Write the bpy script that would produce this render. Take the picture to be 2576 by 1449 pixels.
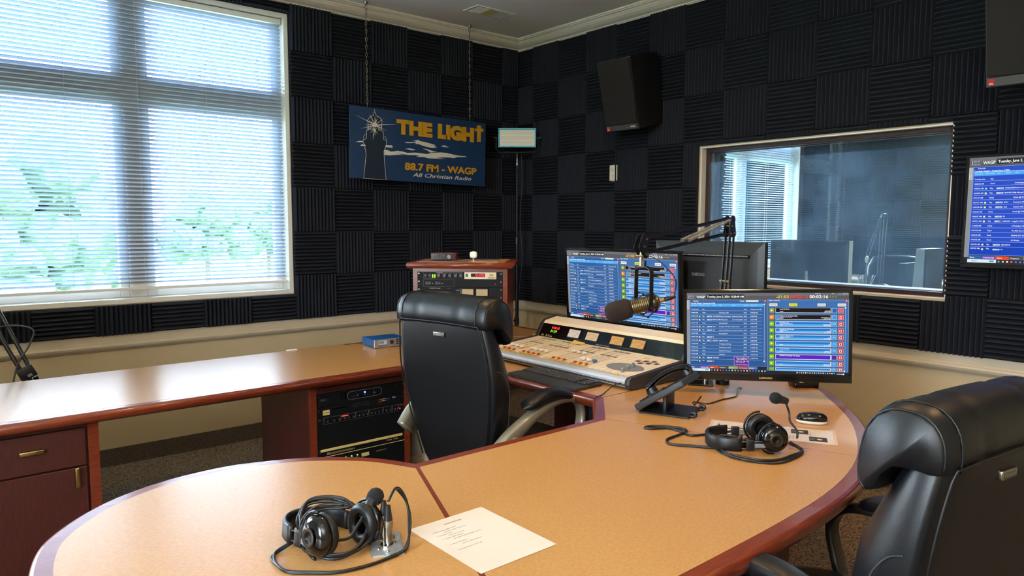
import bpy, bmesh, math, random
from mathutils import Vector, Matrix, Euler
from mathutils.geometry import tessellate_polygon
random.seed(7)
PI = math.pi
for o in list(bpy.data.objects): bpy.data.objects.remove(o)
SC = bpy.context.scene
C = SC.collection

# ---------------- camera, world, exposure, lamps -----------------
CAMZ = 1.457
def set_camera():
    yaw, pit, rol, f = 0.69998, 0.0881041, 0.0020495, 1799.01
    s, c = math.sin(yaw), math.cos(yaw)
    fw = Vector((s*math.cos(pit), c*math.cos(pit), -math.sin(pit)))
    r = Vector((c, -s, 0)); u = r.cross(fw)
    r2 = r*math.cos(rol)+u*math.sin(rol); u2 = -r*math.sin(rol)+u*math.cos(rol)
    cd = bpy.data.cameras.new('camera'); cd.sensor_width = 36; cd.sensor_fit = 'HORIZONTAL'
    cd.lens = f/2576*36; cd.clip_start = 0.02; cd.clip_end = 400
    co = bpy.data.objects.new('camera', cd); C.objects.link(co)
    m = Matrix((r2, u2, -fw)).transposed().to_4x4(); m.translation = Vector((0, 0, CAMZ))
    co.matrix_world = m; SC.camera = co
set_camera()
SC.view_settings.view_transform = 'Standard'; SC.view_settings.look = 'None'
SC.view_settings.exposure = 0.0; SC.view_settings.gamma = 1.0; SC.view_settings.use_curve_mapping = False
W = bpy.data.worlds.new('sky'); SC.world = W; W.use_nodes = True
nt = W.node_tree; bg = nt.nodes['Background']
tc = nt.nodes.new('ShaderNodeTexCoord'); sx = nt.nodes.new('ShaderNodeSeparateXYZ'); cr = nt.nodes.new('ShaderNodeValToRGB')
nt.links.new(tc.outputs['Generated'], sx.inputs[0]); nt.links.new(sx.outputs['Z'], cr.inputs[0])
cr.color_ramp.elements[0].position = 0.0; cr.color_ramp.elements[0].color = (0.84, 0.92, 1, 1)
cr.color_ramp.elements[1].position = 0.6; cr.color_ramp.elements[1].color = (0.50, 0.70, 1, 1)
nt.links.new(cr.outputs[0], bg.inputs['Color']); bg.inputs['Strength'].default_value = 44.0
SC.cycles.max_bounces = 10; SC.cycles.transparent_max_bounces = 16
SC.cycles.caustics_reflective = False; SC.cycles.caustics_refractive = False
SC.cycles.sample_clamp_indirect = 14.0

def portal(name, loc, rot, sx_, sy_):
    l = bpy.data.lights.new(name, 'AREA'); l.shape = 'RECTANGLE'; l.size = sx_; l.size_y = sy_
    l.cycles.is_portal = True
    o = bpy.data.objects.new(name, l); o.location = loc; o.rotation_euler = rot; C.objects.link(o)
portal('window_portal', (.165, 4.97, 1.92), (-PI/2, 0, 0), 3.7, 1.86)
portal('added_window_portal', (-2.48, .7, 1.92), (0, -PI/2, 0), 1.86, 1.18)
portal('far_window_portal', (6.98, 4.46, 1.92), (-PI/2, 0, 0), 2.06, 1.86)

def hexc(h):
    h = h.lstrip('#'); v = [int(h[i:i+2], 16)/255 for i in (0, 2, 4)]
    return tuple(x/12.92 if x <= .04045 else ((x+.055)/1.055)**2.4 for x in v)+(1,)

# warm recessed downlights: (x, y, watts)
CANS = [(1.50, 2.35, 12), (2.75, 0.30, 14), (2.6, 1.55, 9), (0.1, 0.7, 1.5), (3.0, 2.9, 4)]
FARFILL = [(6.0, 2.3, 90), (7.7, 2.6, 150)]  # unseen far-room lamps, made strong and cool to brighten that room
CEIL = 3.005

# ---------------- materials -----------------
M = {}
def mat(name, col, rough=.5, metal=0, noise=None, bump=None, coat=0, emis=None, spec=None, alpha=None):
    if name in M: return M[name]
    m = bpy.data.materials.new(name); m.use_nodes = True; n = m.node_tree.nodes; L = m.node_tree.links
    b = n['Principled BSDF']
    col = hexc(col) if isinstance(col, str) else col
    b.inputs['Base Color'].default_value = col; b.inputs['Roughness'].default_value = rough
    b.inputs['Metallic'].default_value = metal; b.inputs['Coat Weight'].default_value = coat
    if spec is not None: b.inputs['Specular IOR Level'].default_value = spec
    if emis:
        b.inputs['Emission Color'].default_value = hexc(emis[0]); b.inputs['Emission Strength'].default_value = emis[1]
    if noise or bump:
        t = n.new('ShaderNodeTexCoord'); mp = n.new('ShaderNodeMapping'); L.new(t.outputs['Object'], mp.inputs[0])
    if noise:   # (colour2, scale, (sx,sy,sz), detail, kind)
        c2, sc, st, det = noise[:4]; mp.inputs['Scale'].default_value = st
        tx = n.new('ShaderNodeTexNoise'); tx.inputs['Scale'].default_value = sc; tx.inputs['Detail'].default_value = det
        L.new(mp.outputs[0], tx.inputs['Vector'])
        rp = n.new('ShaderNodeValToRGB'); rp.color_ramp.elements[0].position = .35; rp.color_ramp.elements[1].position = .65
        rp.color_ramp.elements[0].color = col; rp.color_ramp.elements[1].color = hexc(c2)
        L.new(tx.outputs['Fac'], rp.inputs[0]); L.new(rp.outputs[0], b.inputs['Base Color'])
    if bump:    # (scale, strength)
        bx_ = n.new('ShaderNodeTexNoise'); bx_.inputs['Scale'].default_value = bump[0]; bx_.inputs['Detail'].default_value = 3
        L.new(t.outputs['Object'], bx_.inputs['Vector'])
        bp = n.new('ShaderNodeBump'); bp.inputs['Strength'].default_value = bump[1]; bp.inputs['Distance'].default_value = bump[2] if len(bump) > 2 else .002
        L.new(bx_.outputs['Fac'], bp.inputs['Height']); L.new(bp.outputs[0], b.inputs['Normal'])
    M[name] = m; return m
def emat(hexcol, s=1.0):
    k = 'glow_%s_%d' % (hexcol.lstrip('#'), int(s*100))
    if k in M: return M[k]
    m = bpy.data.materials.new(k); m.use_nodes = True; n = m.node_tree.nodes; L = m.node_tree.links
    b = n['Principled BSDF']; b.inputs['Base Color'].default_value = (.008, .008, .01, 1); b.inputs['Roughness'].default_value = .3; b.inputs['Specular IOR Level'].default_value = .12
    b.inputs['Emission Color'].default_value = hexc(hexcol); b.inputs['Emission Strength'].default_value = s
    M[k] = m; return m

mat('paint_ceiling', '#ebebea', .9)
mat('paint_trim', '#dfd9ce', .45)
mat('paint_wall', '#b5a283', .85, bump=(180, .1))
mat('paint_white', '#d8d6d0', .5)
mat('paint_rail', '#bcae98', .5)
mat('foam', '#23262f', .95, bump=(900, .25), spec=.2)
mat('laminate', '#b98a54', .30, spec=.62, noise=('#ac7c48', 90, (1, 2.2, 1), 3), bump=(260, .10, .0006))
mat('cherry', '#753019', .28, noise=('#602413', 22, (1, 1, 9), 5), coat=.3)
mat('cherry_x', '#7c341b', .28, noise=('#672815', 16, (1, 9, 9), 5), coat=.3)
mat('cherry_dark', '#4a1d16', .4, noise=('#3a1512', 20, (9, 9, 1), 4))
mat('black_plastic', '#131315', .42)
mat('black_gloss', '#08080a', .14)
mat('black_metal', '#101114', .35, metal=.3)
mat('rack_black', '#090a0c', .6, spec=.2)
mat('leather', '#0d0e11', .40, bump=(420, .16, .0012), spec=.4)
mat('thread', '#33333a', .6)
mat('bronze', '#a09480', .36, metal=.55)
mat('dark_bronze', '#3a3631', .4, metal=.6)
mat('chrome', '#c9c9c9', .12, metal=1)
mat('steel', '#8f9497', .3, metal=1)
mat('brass', '#b99a5e', .28, metal=1)
mat('nickel', '#9a9184', .3, metal=1)
mat('beige_metal', '#e2d0b4', .42)
mat('alu', '#b3b4b6', .33, metal=.75)
mat('alu_paint', '#b9babd', .4, metal=.3)
mat('slat_grey', '#4a4c50', .5)
mat('strip_dark', '#2a2b2d', .6)
mat('frame_dark', '#2c1512', .35)
mat('grey_plastic', '#2b2b2d', .5)
mat('mid_grey', '#75777a', .5)
mat('white_plastic', '#e6e2da', .4)
mat('ivory_plastic', '#d9d2bc', .45)
mat('paper', '#cebfb0', .7)
mat('plate_metal', '#c6cacd', .28, metal=.7)
mat('film', '#c9b08c', .12)
mat('page_gloss', '#d6c8b8', .16)
mat('ink', '#2a2624', .8)
mat('foam_brown', '#20130f', .95, bump=(900, .4, .002))
mat('foam_black', '#0c0c0d', .95, bump=(900, .4, .002))
mat('mic_bronze', '#7c6a4e', .33, metal=.85)
mat('carpet_base', '#3a2f2b', .98, noise=('#62554d', 260, (1, 1, 1), 2), bump=(260, .7, .004))
mat('sign_blue', '#0f3157', .5)
mat('sign_navy', '#0b1f33', .5)
mat('sign_gold', '#c08a12', .5)
mat('sign_white', '#cfc6bd', .5)
mat('cyan_metal', '#27a5bd', .4)
mat('red_plastic', '#b3262a', .4)
mat('yellow_plastic', '#e0a912', .4)
mat('red_metal', '#5c1517', .35)
mat('blue_metal', '#11508c', .4)
mat('blue_plastic', '#2f6288', .4)
mat('chain_steel', '#8b7f72', .35, metal=.9)
mat('post_it', '#dbb75a', .7)
mat('label_tan', '#c3ac6c', .5)
mat('bag', '#a79f92', .25)
mat('bark', '#4b3a2a', .9)
mat('tree_green', '#2c3f26', .9, noise=('#4f6440', 3, (1, 1, 1), 4))
mat('lawn_green', '#a3b48a', .95, noise=('#b4c29a', 1.2, (1, 1, 1), 4))
mat('asphalt', '#b9b7b4', .9)
mat('house_grey', '#6c6f73', .8)

def special():
    # carpet floor: looped weave
    m = bpy.data.materials.new('carpet'); m.use_nodes = True; n = m.node_tree.nodes; L = m.node_tree.links; b = n['Principled BSDF']
    t = n.new('ShaderNodeTexCoord'); v = n.new('ShaderNodeTexVoronoi'); v.inputs['Scale'].default_value = 125
    L.new(t.outputs['Object'], v.inputs['Vector'])
    r = n.new('ShaderNodeValToRGB'); r.color_ramp.elements[0].color = hexc('#a08c76'); r.color_ramp.elements[1].color = hexc('#4a3b31')
    r.color_ramp.elements[0].position = .1; r.color_ramp.elements[1].position = .75
    L.new(v.outputs['Distance'], r.inputs[0]); L.new(r.outputs[0], b.inputs['Base Color']); b.inputs['Roughness'].default_value = 1
    bp = n.new('ShaderNodeBump'); bp.invert = True; bp.inputs['Strength'].default_value = .8; bp.inputs['Distance'].default_value = .004
    L.new(v.outputs['Distance'], bp.inputs['Height']); L.new(bp.outputs[0], b.inputs['Normal']); M['carpet'] = m
    # blind slats: thin white plastic that lets some daylight through
    for nm, dc, tw in (('slat_near_dim', (.42, .50, .61, 1), .13), ('slat_far_lit', (.85, .92, .97, 1), .5)):  # one plastic in two tones: near darkened against glare, far lightened as lit
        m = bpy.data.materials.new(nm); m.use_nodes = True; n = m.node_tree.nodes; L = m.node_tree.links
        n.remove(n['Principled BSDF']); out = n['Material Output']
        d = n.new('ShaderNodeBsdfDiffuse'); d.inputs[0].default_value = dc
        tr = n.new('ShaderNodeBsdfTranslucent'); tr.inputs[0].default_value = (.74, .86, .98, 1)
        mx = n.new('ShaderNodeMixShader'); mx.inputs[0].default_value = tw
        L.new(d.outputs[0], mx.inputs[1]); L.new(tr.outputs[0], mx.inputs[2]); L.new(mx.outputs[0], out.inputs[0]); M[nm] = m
    # clear glass pane that lets light pass
    def glass(name, tint, refl, dust_haze=0):
        m = bpy.data.materials.new(name); m.use_nodes = True; n = m.node_tree.nodes; L = m.node_tree.links
        n.remove(n['Principled BSDF']); out = n['Material Output']
        tp = n.new('ShaderNodeBsdfTransparent'); tp.inputs[0].default_value = tint
        gl = n.new('ShaderNodeBsdfGlossy'); gl.inputs['Roughness'].default_value = .01
        fr = n.new('ShaderNodeFresnel'); fr.inputs[0].default_value = refl
        mx = n.new('ShaderNodeMixShader'); L.new(fr.outputs[0], mx.inputs[0]); L.new(tp.outputs[0], mx.inputs[1]); L.new(gl.outputs[0], mx.inputs[2])
        last = mx
        if dust_haze:
            t = n.new('ShaderNodeTexCoord'); nz = n.new('ShaderNodeTexNoise'); nz.inputs['Scale'].default_value = 3; nz.inputs['Detail'].default_value = 8
            L.new(t.outputs['Object'], nz.inputs['Vector'])
            mp = n.new('ShaderNodeMapRange'); mp.inputs['From Min'].default_value = .35; mp.inputs['From Max'].default_value = .7
            mp.inputs['To Min'].default_value = dust_haze*.35; mp.inputs['To Max'].default_value = dust_haze; L.new(nz.outputs['Fac'], mp.inputs[0])
            df = n.new('ShaderNodeBsdfTranslucent'); df.inputs[0].default_value = (.42, .68, 1, 1)  # smudges on the glass; the blue tint paints in daylight haze
            m2 = n.new('ShaderNodeMixShader'); L.new(mp.outputs[0], m2.inputs[0]); L.new(mx.outputs[0], m2.inputs[1]); L.new(df.outputs[0], m2.inputs[2]); last = m2
        L.new(last.outputs[0], out.inputs[0]); M[name] = m
    glass('glass_clear', (.97, .99, .98, 1), 1.3)
    glass('glass_studio', (.88, .97, 1, 1), 1.5, .11)
special()

# ---------------- mesh builder -----------------
class MB:
    def __init__(s): s.v = []; s.f = []; s.m = []; s.sm = []; s.mats = []
    def mi(s, m):
        if m not in s.mats: s.mats.append(m)
        return s.mats.index(m)
    def add(s, vs, fs, m, smooth=False, mx=None):
        o = len(s.v); k = s.mi(m)
        s.v += [tuple((mx @ Vector(p)) if mx is not None else p) for p in vs]
        for f in fs: s.f.append([i+o for i in f]); s.m.append(k); s.sm.append(smooth)
        return s
    def box(s, a, b, m, mx=None, bev=0, seg=2):
        x0, y0, z0 = [min(a[i], b[i]) for i in range(3)]; x1, y1, z1 = [max(a[i], b[i]) for i in range(3)]
        vs = [(x0,y0,z0),(x1,y0,z0),(x1,y1,z0),(x0,y1,z0),(x0,y0,z1),(x1,y0,z1),(x1,y1,z1),(x0,y1,z1)]
        fs = [(0,3,2,1),(4,5,6,7),(0,1,5,4),(1,2,6,5),(2,3,7,6),(3,0,4,7)]
        if bev:
            bm = bmesh.new(); bv = [bm.verts.new(p) for p in vs]
            for f in fs: bm.faces.new([bv[i] for i in f])
            bmesh.ops.bevel(bm, geom=bm.edges[:], offset=bev, segments=seg, profile=.6, affect='EDGES')
            bm.verts.index_update(); vs = [tuple(v.co) for v in bm.verts]; fs = [tuple(v.index for v in f.verts) for f in bm.faces]; bm.free()
            return s.add(vs, fs, m, seg > 1, mx)
        return s.add(vs, fs, m, False, mx)
    def cyl(s, p0, p1, r0, m, r1=None, n=20, cap=True, mx=None):
        p0 = Vector(p0); p1 = Vector(p1); r1 = r0 if r1 is None else r1
        z = (p1-p0).normalized(); x = z.orthogonal().normalized(); y = z.cross(x)
        vs = []; 
        for p, r in ((p0, r0), (p1, r1)):
            for i in range(n):
                a = 2*PI*i/n; vs.append(tuple(p+x*math.cos(a)*r+y*math.sin(a)*r))
        s.add(vs, [(i, (i+1) % n, n+(i+1) % n, n+i) for i in range(n)], m, True, mx)
        if cap: s.add(vs, [tuple(range(n))[::-1], tuple(range(n, 2*n))], m, False, mx)
        return s
    def lathe(s, prof, m, n=32, mx=None):   # prof: (r, z)
        vs = []; fs = []
        for r, z in prof:
            for i in range(n): a = 2*PI*i/n; vs.append((r*math.cos(a), r*math.sin(a), z))
        for k in range(len(prof)-1):
            for i in range(n): j = (i+1) % n; fs.append((k*n+i, k*n+j, (k+1)*n+j, (k+1)*n+i))
        if prof[0][0] > 1e-5: fs.append(tuple(range(n))[::-1])
        if prof[-1][0] > 1e-5: fs.append(tuple((len(prof)-1)*n+i for i in range(n)))
        return s.add(vs, fs, m, True, mx)
    def tube(s, pts, r, m, n=8, mx=None, closed=False, sub=0):
        P = [Vector(p) for p in pts]
        if sub: P = smooth_path(P, sub, closed)
        N = len(P); vs = []; fs = []; prev = None
        for i in range(N):
            if closed: t = P[(i+1) % N]-P[i-1]
            else: t = P[min(i+1, N-1)]-P[max(i-1, 0)]
            t.normalize()
            if prev is None: x = t.orthogonal().normalized()
            else:
                x = prev-t*prev.dot(t)
                x = x.normalized() if x.length > 1e-6 else t.orthogonal().normalized()
            prev = x; y = t.cross(x); rr = r[i] if isinstance(r, (list, tuple)) and not sub else (r if not isinstance(r, (list, tuple)) else r[0])
            for k in range(n): a = 2*PI*k/n; vs.append(tuple(P[i]+x*math.cos(a)*rr+y*math.sin(a)*rr))
        for i in range(N if closed else N-1):
            for k in range(n):
                j = (k+1) % n; i2 = (i+1) % N; fs.append((i*n+k, i*n+j, i2*n+j, i2*n+k))
        if not closed: fs += [tuple(range(n))[::-1], tuple((N-1)*n+k for k in range(n))]
        return s.add(vs, fs, m, True, mx)
    def loft(s, rings, m, cap=True, mx=None, smooth=True):
        n = len(rings[0]); vs = [tuple(p) for r in rings for p in r]; fs = []
        for k in range(len(rings)-1):
            for i in range(n): j = (i+1) % n; fs.append((k*n+i, k*n+j, (k+1)*n+j, (k+1)*n+i))
        if cap: fs += [tuple(range(n))[::-1], tuple((len(rings)-1)*n+i for i in range(n))]
        return s.add(vs, fs, m, smooth, mx)
    def sphere(s, c, r, m, n=16, sc=(1, 1, 1), mx=None):
        vs = [(c[0], c[1], c[2]-r*sc[2])]; fs = []; K = n//2
        for k in range(1, K):
            t = PI*k/K
            for i in range(n): a = 2*PI*i/n; vs.append((c[0]+r*sc[0]*math.sin(t)*math.cos(a), c[1]+r*sc[1]*math.sin(t)*math.sin(a), c[2]-r*sc[2]*math.cos(t)))
        vs.append((c[0], c[1], c[2]+r*sc[2])); last = len(vs)-1
        for i in range(n):
            j = (i+1) % n; fs.append((0, 1+j, 1+i)); fs.append((last, 1+(K-2)*n+i, 1+(K-2)*n+j))
            for k in range(K-2): fs.append((1+k*n+i, 1+k*n+j, 1+(k+1)*n+j, 1+(k+1)*n+i))
        return s.add(vs, fs, m, True, mx)
    def prism(s, poly, z0, z1, m, mx=None, side=None):   # poly: 2-D outline, z from z0 to z1
        n = len(poly); vs = [(x, y, z0) for x, y in poly]+[(x, y, z1) for x, y in poly]
        tri = tessellate_polygon([[Vector((x, y, 0)) for x, y in poly]])
        A = sum(poly[i][0]*poly[(i+1) % n][1]-poly[(i+1) % n][0]*poly[i][1] for i in range(n))
        top = []
        for t in tri:
            a, b, c = [Vector(poly[i]) for i in t]; cr = (b-a).cross(c-a)
            top.append(tuple(t) if cr > 0 else tuple(t)[::-1])
        fs = [tuple(i+n for i in t) for t in top]+[t[::-1] for t in top]
        s.add(vs, fs, m, False, mx)
        sd = [(i, (i+1) % n, n+(i+1) % n, n+i) if A > 0 else (n+i, n+(i+1) % n, (i+1) % n, i) for i in range(n)]
        return s.add(vs, sd, side or m, False, mx)
    def text(s, txt, x, y, h, m, z=0, wid=None, bold=0, depth=0, mx=None, align='L', shear=0):
        g = glyphs(txt, bold, shear)
        if g is None: return s
        vs, fs, w, hh = g; k = h/.70
        kx = (wid/w) if wid else k
        if align == 'R': x = x-w*kx
        elif align == 'C': x = x-w*kx/2
        P = [(x+a*kx, y+b*k, z) for a, b in vs]
        if depth:
            n = len(P); s.add([(a, b, c) for a, b, c in P]+[(a, b, c+depth) for a, b, c in P], [tuple(i+n for i in f) for f in fs], m, False, mx)
            cnt = {}
            for f in fs:
                for i in range(len(f)):
                    e = (f[i], f[(i+1) % len(f)]); cnt[e] = 1
            sd = [(a, b, b+n, a+n) for (a, b) in cnt if (b, a) not in cnt]
            return s.add([(a, b, c) for a, b, c in P]+[(a, b, c+depth) for a, b, c in P], sd, m, False, mx)
        return s.add(P, fs, m, False, mx)
    def rect(s, x0, y0, x1, y1, m, z=0, mx=None):
        return s.add([(x0, y0, z), (x1, y0, z), (x1, y1, z), (x0, y1, z)], [(0, 1, 2, 3)], m, False, mx)
    def mesh(s, name):
        me = bpy.data.meshes.new(name); me.from_pydata(s.v, [], s.f)
        for m in s.mats: me.materials.append(M[m] if isinstance(m, str) else m)
        me.polygons.foreach_set('material_index', s.m); me.polygons.foreach_set('use_smooth', s.sm); me.update()
        return me
    def build(s, name, parent=None, loc=None, rot=None):
        o = bpy.data.objects.new(name, s.mesh(name)); C.objects.link(o)
        if parent: o.parent = parent
        if loc: o.location = loc
        if rot: o.rotation_euler = rot
        return o

_gc = {}
def glyphs(txt, bold=0, shear=0):
    k = (txt, bold, shear)
    if k in _gc: return _gc[k]
    cu = bpy.data.curves.new('t', 'FONT'); cu.body = txt; cu.size = 1; cu.offset = bold; cu.shear = shear; cu.resolution_u = 2 if len(txt) > 14 else 3
    cu.fill_mode = 'FRONT'
    ob = bpy.data.objects.new('t', cu); me = bpy.data.meshes.new_from_object(ob)
    vs = [(v.co.x, v.co.y) for v in me.vertices]; fs = []
    for p in me.polygons:
        f = list(p.vertices); fs.append(tuple(f) if p.normal.z >= 0 else tuple(f[::-1]))
    r = None
    if vs:
        x0 = min(a for a, b in vs); w = max(a for a, b in vs)-x0; vs = [(a-x0, b) for a, b in vs]
        r = (vs, fs, max(w, .01), 1)
    bpy.data.objects.remove(ob); bpy.data.curves.remove(cu); bpy.data.meshes.remove(me)
    _gc[k] = r; return r

def smooth_path(P, sub, closed=False):
    P = [Vector(p) for p in P]; N = len(P); out = []
    rng = range(N) if closed else range(N-1)
    for i in rng:
        if closed: a, b, c, d = P[i-1], P[i], P[(i+1) % N], P[(i+2) % N]
        else: a, b, c, d = P[max(i-1, 0)], P[i], P[i+1], P[min(i+2, N-1)]
        for k in range(sub):
            t = k/sub; out.append(.5*((2*b)+(c-a)*t+(2*a-5*b+4*c-d)*t*t+(3*b-a-3*c+d)*t**3))
    if not closed: out.append(P[-1])
    return out
def se_ring(cx, cy, z, a, b, e=2.6, n=28, ax='xy'):   # superellipse ring
    out = []
    for i in range(n):
        t = 2*PI*i/n; c, s_ = math.cos(t), math.sin(t)
        u = a*abs(c)**(2/e)*(1 if c >= 0 else -1); v = b*abs(s_)**(2/e)*(1 if s_ >= 0 else -1)
        out.append((cx+u, cy+v, z) if ax == 'xy' else ((z, cx+u, cy+v) if ax == 'yz' else (cx+u, z, cy+v)))
    return out

def tag(o, label=None, cat=None, group=None, kind=None):
    if label: o['label'] = label
    if cat: o['category'] = cat
    if group: o['group'] = group
    if kind: o['kind'] = kind
    return o
def thing(name, label, cat, loc=(0, 0, 0), rz=0, group=None):
    o = bpy.data.objects.new(name, None); o.empty_display_size = .1; C.objects.link(o)
    o.location = loc; o.rotation_euler = (0, 0, rz)
    return tag(o, label, cat, group)
def struct(name, mb, parent=None): 
    o = mb.build(name, parent)
    if not parent: o['kind'] = 'structure'
    return o
def RZ(a): return Matrix.Rotation(a, 4, 'Z')
def T(*p): return Matrix.Translation(Vector(p))
def frame(o, x, y, z=None):   # matrix from origin and axes
    x = Vector(x).normalized(); y = Vector(y); y = (y-x*y.dot(x)).normalized(); z = x.cross(y)
    m = Matrix((x, y, z)).transposed().to_4x4(); m.translation = Vector(o); return m

WN, WE = 4.78, 4.107        # left (window) wall plane and right wall plane
FT = .3048

# ================= setting =================
X0, Y0 = -2.3, -1.7
FN, FE = 4.32, 9.17         # second studio: window wall plane and far wall plane
struct('floor', MB().box((X0, Y0, -.1), (FE+.2, WN+.2, 0), 'carpet'))
struct('ceiling', MB().box((X0-.2, Y0-.2, CEIL), (FE+.2, WN+.2, CEIL+.1), 'paint_ceiling'))
WX0, WX1, WZ0, WZ1 = -1.70, 2.03, .98, 2.865      # window hole; unseen left run added to let in more daylight
b = MB()
b.box((X0-.2, WN, 0), (WX0, WN+.2, CEIL), 'paint_wall'); b.box((WX1, WN, 0), (WE+.2, WN+.2, CEIL), 'paint_wall')
b.box((WX0, WN, 0), (WX1, WN+.2, WZ0), 'paint_wall'); b.box((WX0, WN, WZ1), (WX1, WN+.2, CEIL), 'paint_wall')
struct('wall_left', b)
SY0, SY1, SZ0, SZ1 = 1.375, 2.905, 1.078, 1.978   # studio window hole
b = MB()
b.box((WE, Y0-.2, 0), (WE+.2, SY0, CEIL), 'paint_wall'); b.box((WE, SY1, 0), (WE+.2, WN, CEIL), 'paint_wall')
b.box((WE, SY0, 0), (WE+.2, SY1, SZ0), 'paint_wall'); b.box((WE, SY0, SZ1), (WE+.2, SY1, CEIL), 'paint_wall')
struct('wall_right', b)
struct('wall_back', MB().box((X0-.2, Y0-.2, 0), (FE+.2, Y0, CEIL), 'paint_wall'))
QY0, QY1 = .1, 1.3  # opening for the added side window
b = MB(); b.box((X0-.2, Y0, 0), (X0, QY0, CEIL), 'paint_wall'); b.box((X0-.2, QY1, 0), (X0, WN, CEIL), 'paint_wall'); b.box((X0-.2, QY0, 0), (X0, QY1, WZ0), 'paint_wall'); b.box((X0-.2, QY0, WZ1), (X0, QY1, CEIL), 'paint_wall')
struct('wall_side', b)
VX0, VX1 = 5.94, 8.03
b = MB()
b.box((WE+.2, FN, 0), (VX0, FN+.12, CEIL), 'paint_wall'); b.box((VX1, FN, 0), (FE+.2, FN+.12, CEIL), 'paint_wall')
b.box((VX0, FN, 0), (VX1, FN+.12, WZ0), 'paint_wall'); b.box((VX0, FN, WZ1), (VX1, FN+.12, CEIL), 'paint_wall')
struct('wall_far_left', b)
struct('wall_far_right', MB().box((FE, Y0, 0), (FE+.2, FN, CEIL), 'paint_wall'))

def sweep(prof, mat_, axis, a0, a1, plane, m0=0, m1=0):   # mouldings: prof = (inset, z); m0/m1 = mitre signs
    b = MB(); n = len(prof); rings = []
    for a, mm in ((a0, m0), (a1, m1)):
        r = []
        for ins, z in prof:
            k = a+mm*ins
            r.append((k, plane-ins, z) if axis == 'x' else (plane-ins, k, z))
        rings.append(r)
    if axis == 'y': rings = rings[::-1]
    return b.loft(rings, mat_, smooth=False)
CROWN = [(0, 2.926), (.014, 2.926), (.017, 2.934), (.026, 2.937), (.028, 2.943), (.038, 2.945), (.058, 2.951), (.082, 2.963), (.100, 2.978), (.104, 2.984), (.118, 2.986), (.124, 2.993), (.132, 2.994), (.132, 3.005), (0, 3.005)]
RAIL = [(0, .705), (.012, .705), (.02, .712), (.03, .722), (.036, .735), (.034, .745), (.022, .750), (.022, .757), (.018, .76), (.018, .797), (0, .797)]
struct('trim_1', sweep(CROWN, 'paint_trim', 'x', X0, WE, WN, 0, -1))
struct('trim_2', sweep(CROWN, 'paint_trim', 'y', Y0, WN, WE, 0, -1))
struct('trim_3', sweep(RAIL, 'paint_rail', 'x', X0, WE, WN, 0, -1))
struct('trim_4', sweep(RAIL, 'paint_rail', 'y', Y0, WN, WE, 0, -1))
struct('trim_5', sweep([(a, z+.045) for a, z in RAIL], 'paint_trim', 'y', Y0, FN, FE, 0, -1))
struct('baseboard_left', MB().box((X0, WN-.008, 0), (WE, WN, .106), 'carpet_base'))
struct('baseboard_right', MB().box((WE-.008, Y0, 0), (WE, WN-.008, .106), 'carpet_base'))

# ---- windows ----
def window(name, x0, x1, z0, z1, y, mull, tz):
    yo = y+.135
    b = MB()    # jamb liner with a painted face strip
    t = .028
    for a in (((x0, y-.012, z0), (x0+t, yo, z1)), ((x1-t, y-.012, z0), (x1, yo, z1)), ((x0+t, y-.012, z1-t), (x1-t, yo, z1)), ((x0+t, y-.012, z0), (x1-t, yo, z0+t))):
        b.box(a[0], a[1], 'paint_white')
    root = struct(name, b)
    def part(nm, *bx_):
        q = MB()
        for a, c in bx_: q.box(a, c, 'paint_white', bev=.004, seg=1)
        return q.build(nm, root)
    ya, yb = yo-.045, yo
    ed = [x0+t]
    for m_ in sorted(mull): part('mullion', ((m_-.048, ya-.01, z0+t), (m_+.048, yb, z1-t))); ed += [m_-.048, m_+.048]
    ed.append(x1-t)
    for xa, xb in zip(ed[::2], ed[1::2]):
        part('transom', ((xa, ya-.006, tz-.04), (xb, yb, tz+.04)))
        for za, zb in ((z0+t, tz-.04), (tz+.04, z1-t)):
            w = .052
            part('sash', ((xa, ya, za), (xa+w, yb, zb)), ((xb-w, ya, za), (xb, yb, zb)), ((xa+w, ya, za), (xb-w, yb, za+w)), ((xa+w, ya, zb-w), (xb-w, yb, zb)))
            MB().box((xa+w, yb-.022, za+w), (xb-w, yb-.018, zb-w), 'glass_clear').build('pane', root)
    return root
window('window_1', WX0, WX1, WZ0, WZ1, WN, (1.075, .165, -.745), 2.262)
window('window_2', VX0, VX1, WZ0, WZ1, FN, (6.98,), 2.262)
b = MB()
for a, c in (((X0-.16, QY0, WZ0), (X0-.11, QY1, WZ0+.06)), ((X0-.16, QY0, WZ1-.06), (X0-.11, QY1, WZ1)), ((X0-.16, QY0, WZ0+.06), (X0-.11, QY0+.06, WZ1-.06)), ((X0-.16, QY1-.06, WZ0+.06), (X0-.11, QY1, WZ1-.06)), ((X0-.16, .68, WZ0+.06), (X0-.11, .72, WZ1-.06))): b.box(a, c, 'paint_white')
struct('added_window', b)  # unseen window, added to bring fill daylight into the room
for o_ in (1,): MB().box((X0-.138, QY0+.06, WZ0+.06), (X0-.132, QY1-.06, WZ1-.06), 'glass_clear').build('pane', bpy.data.objects['added_window'])

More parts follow.
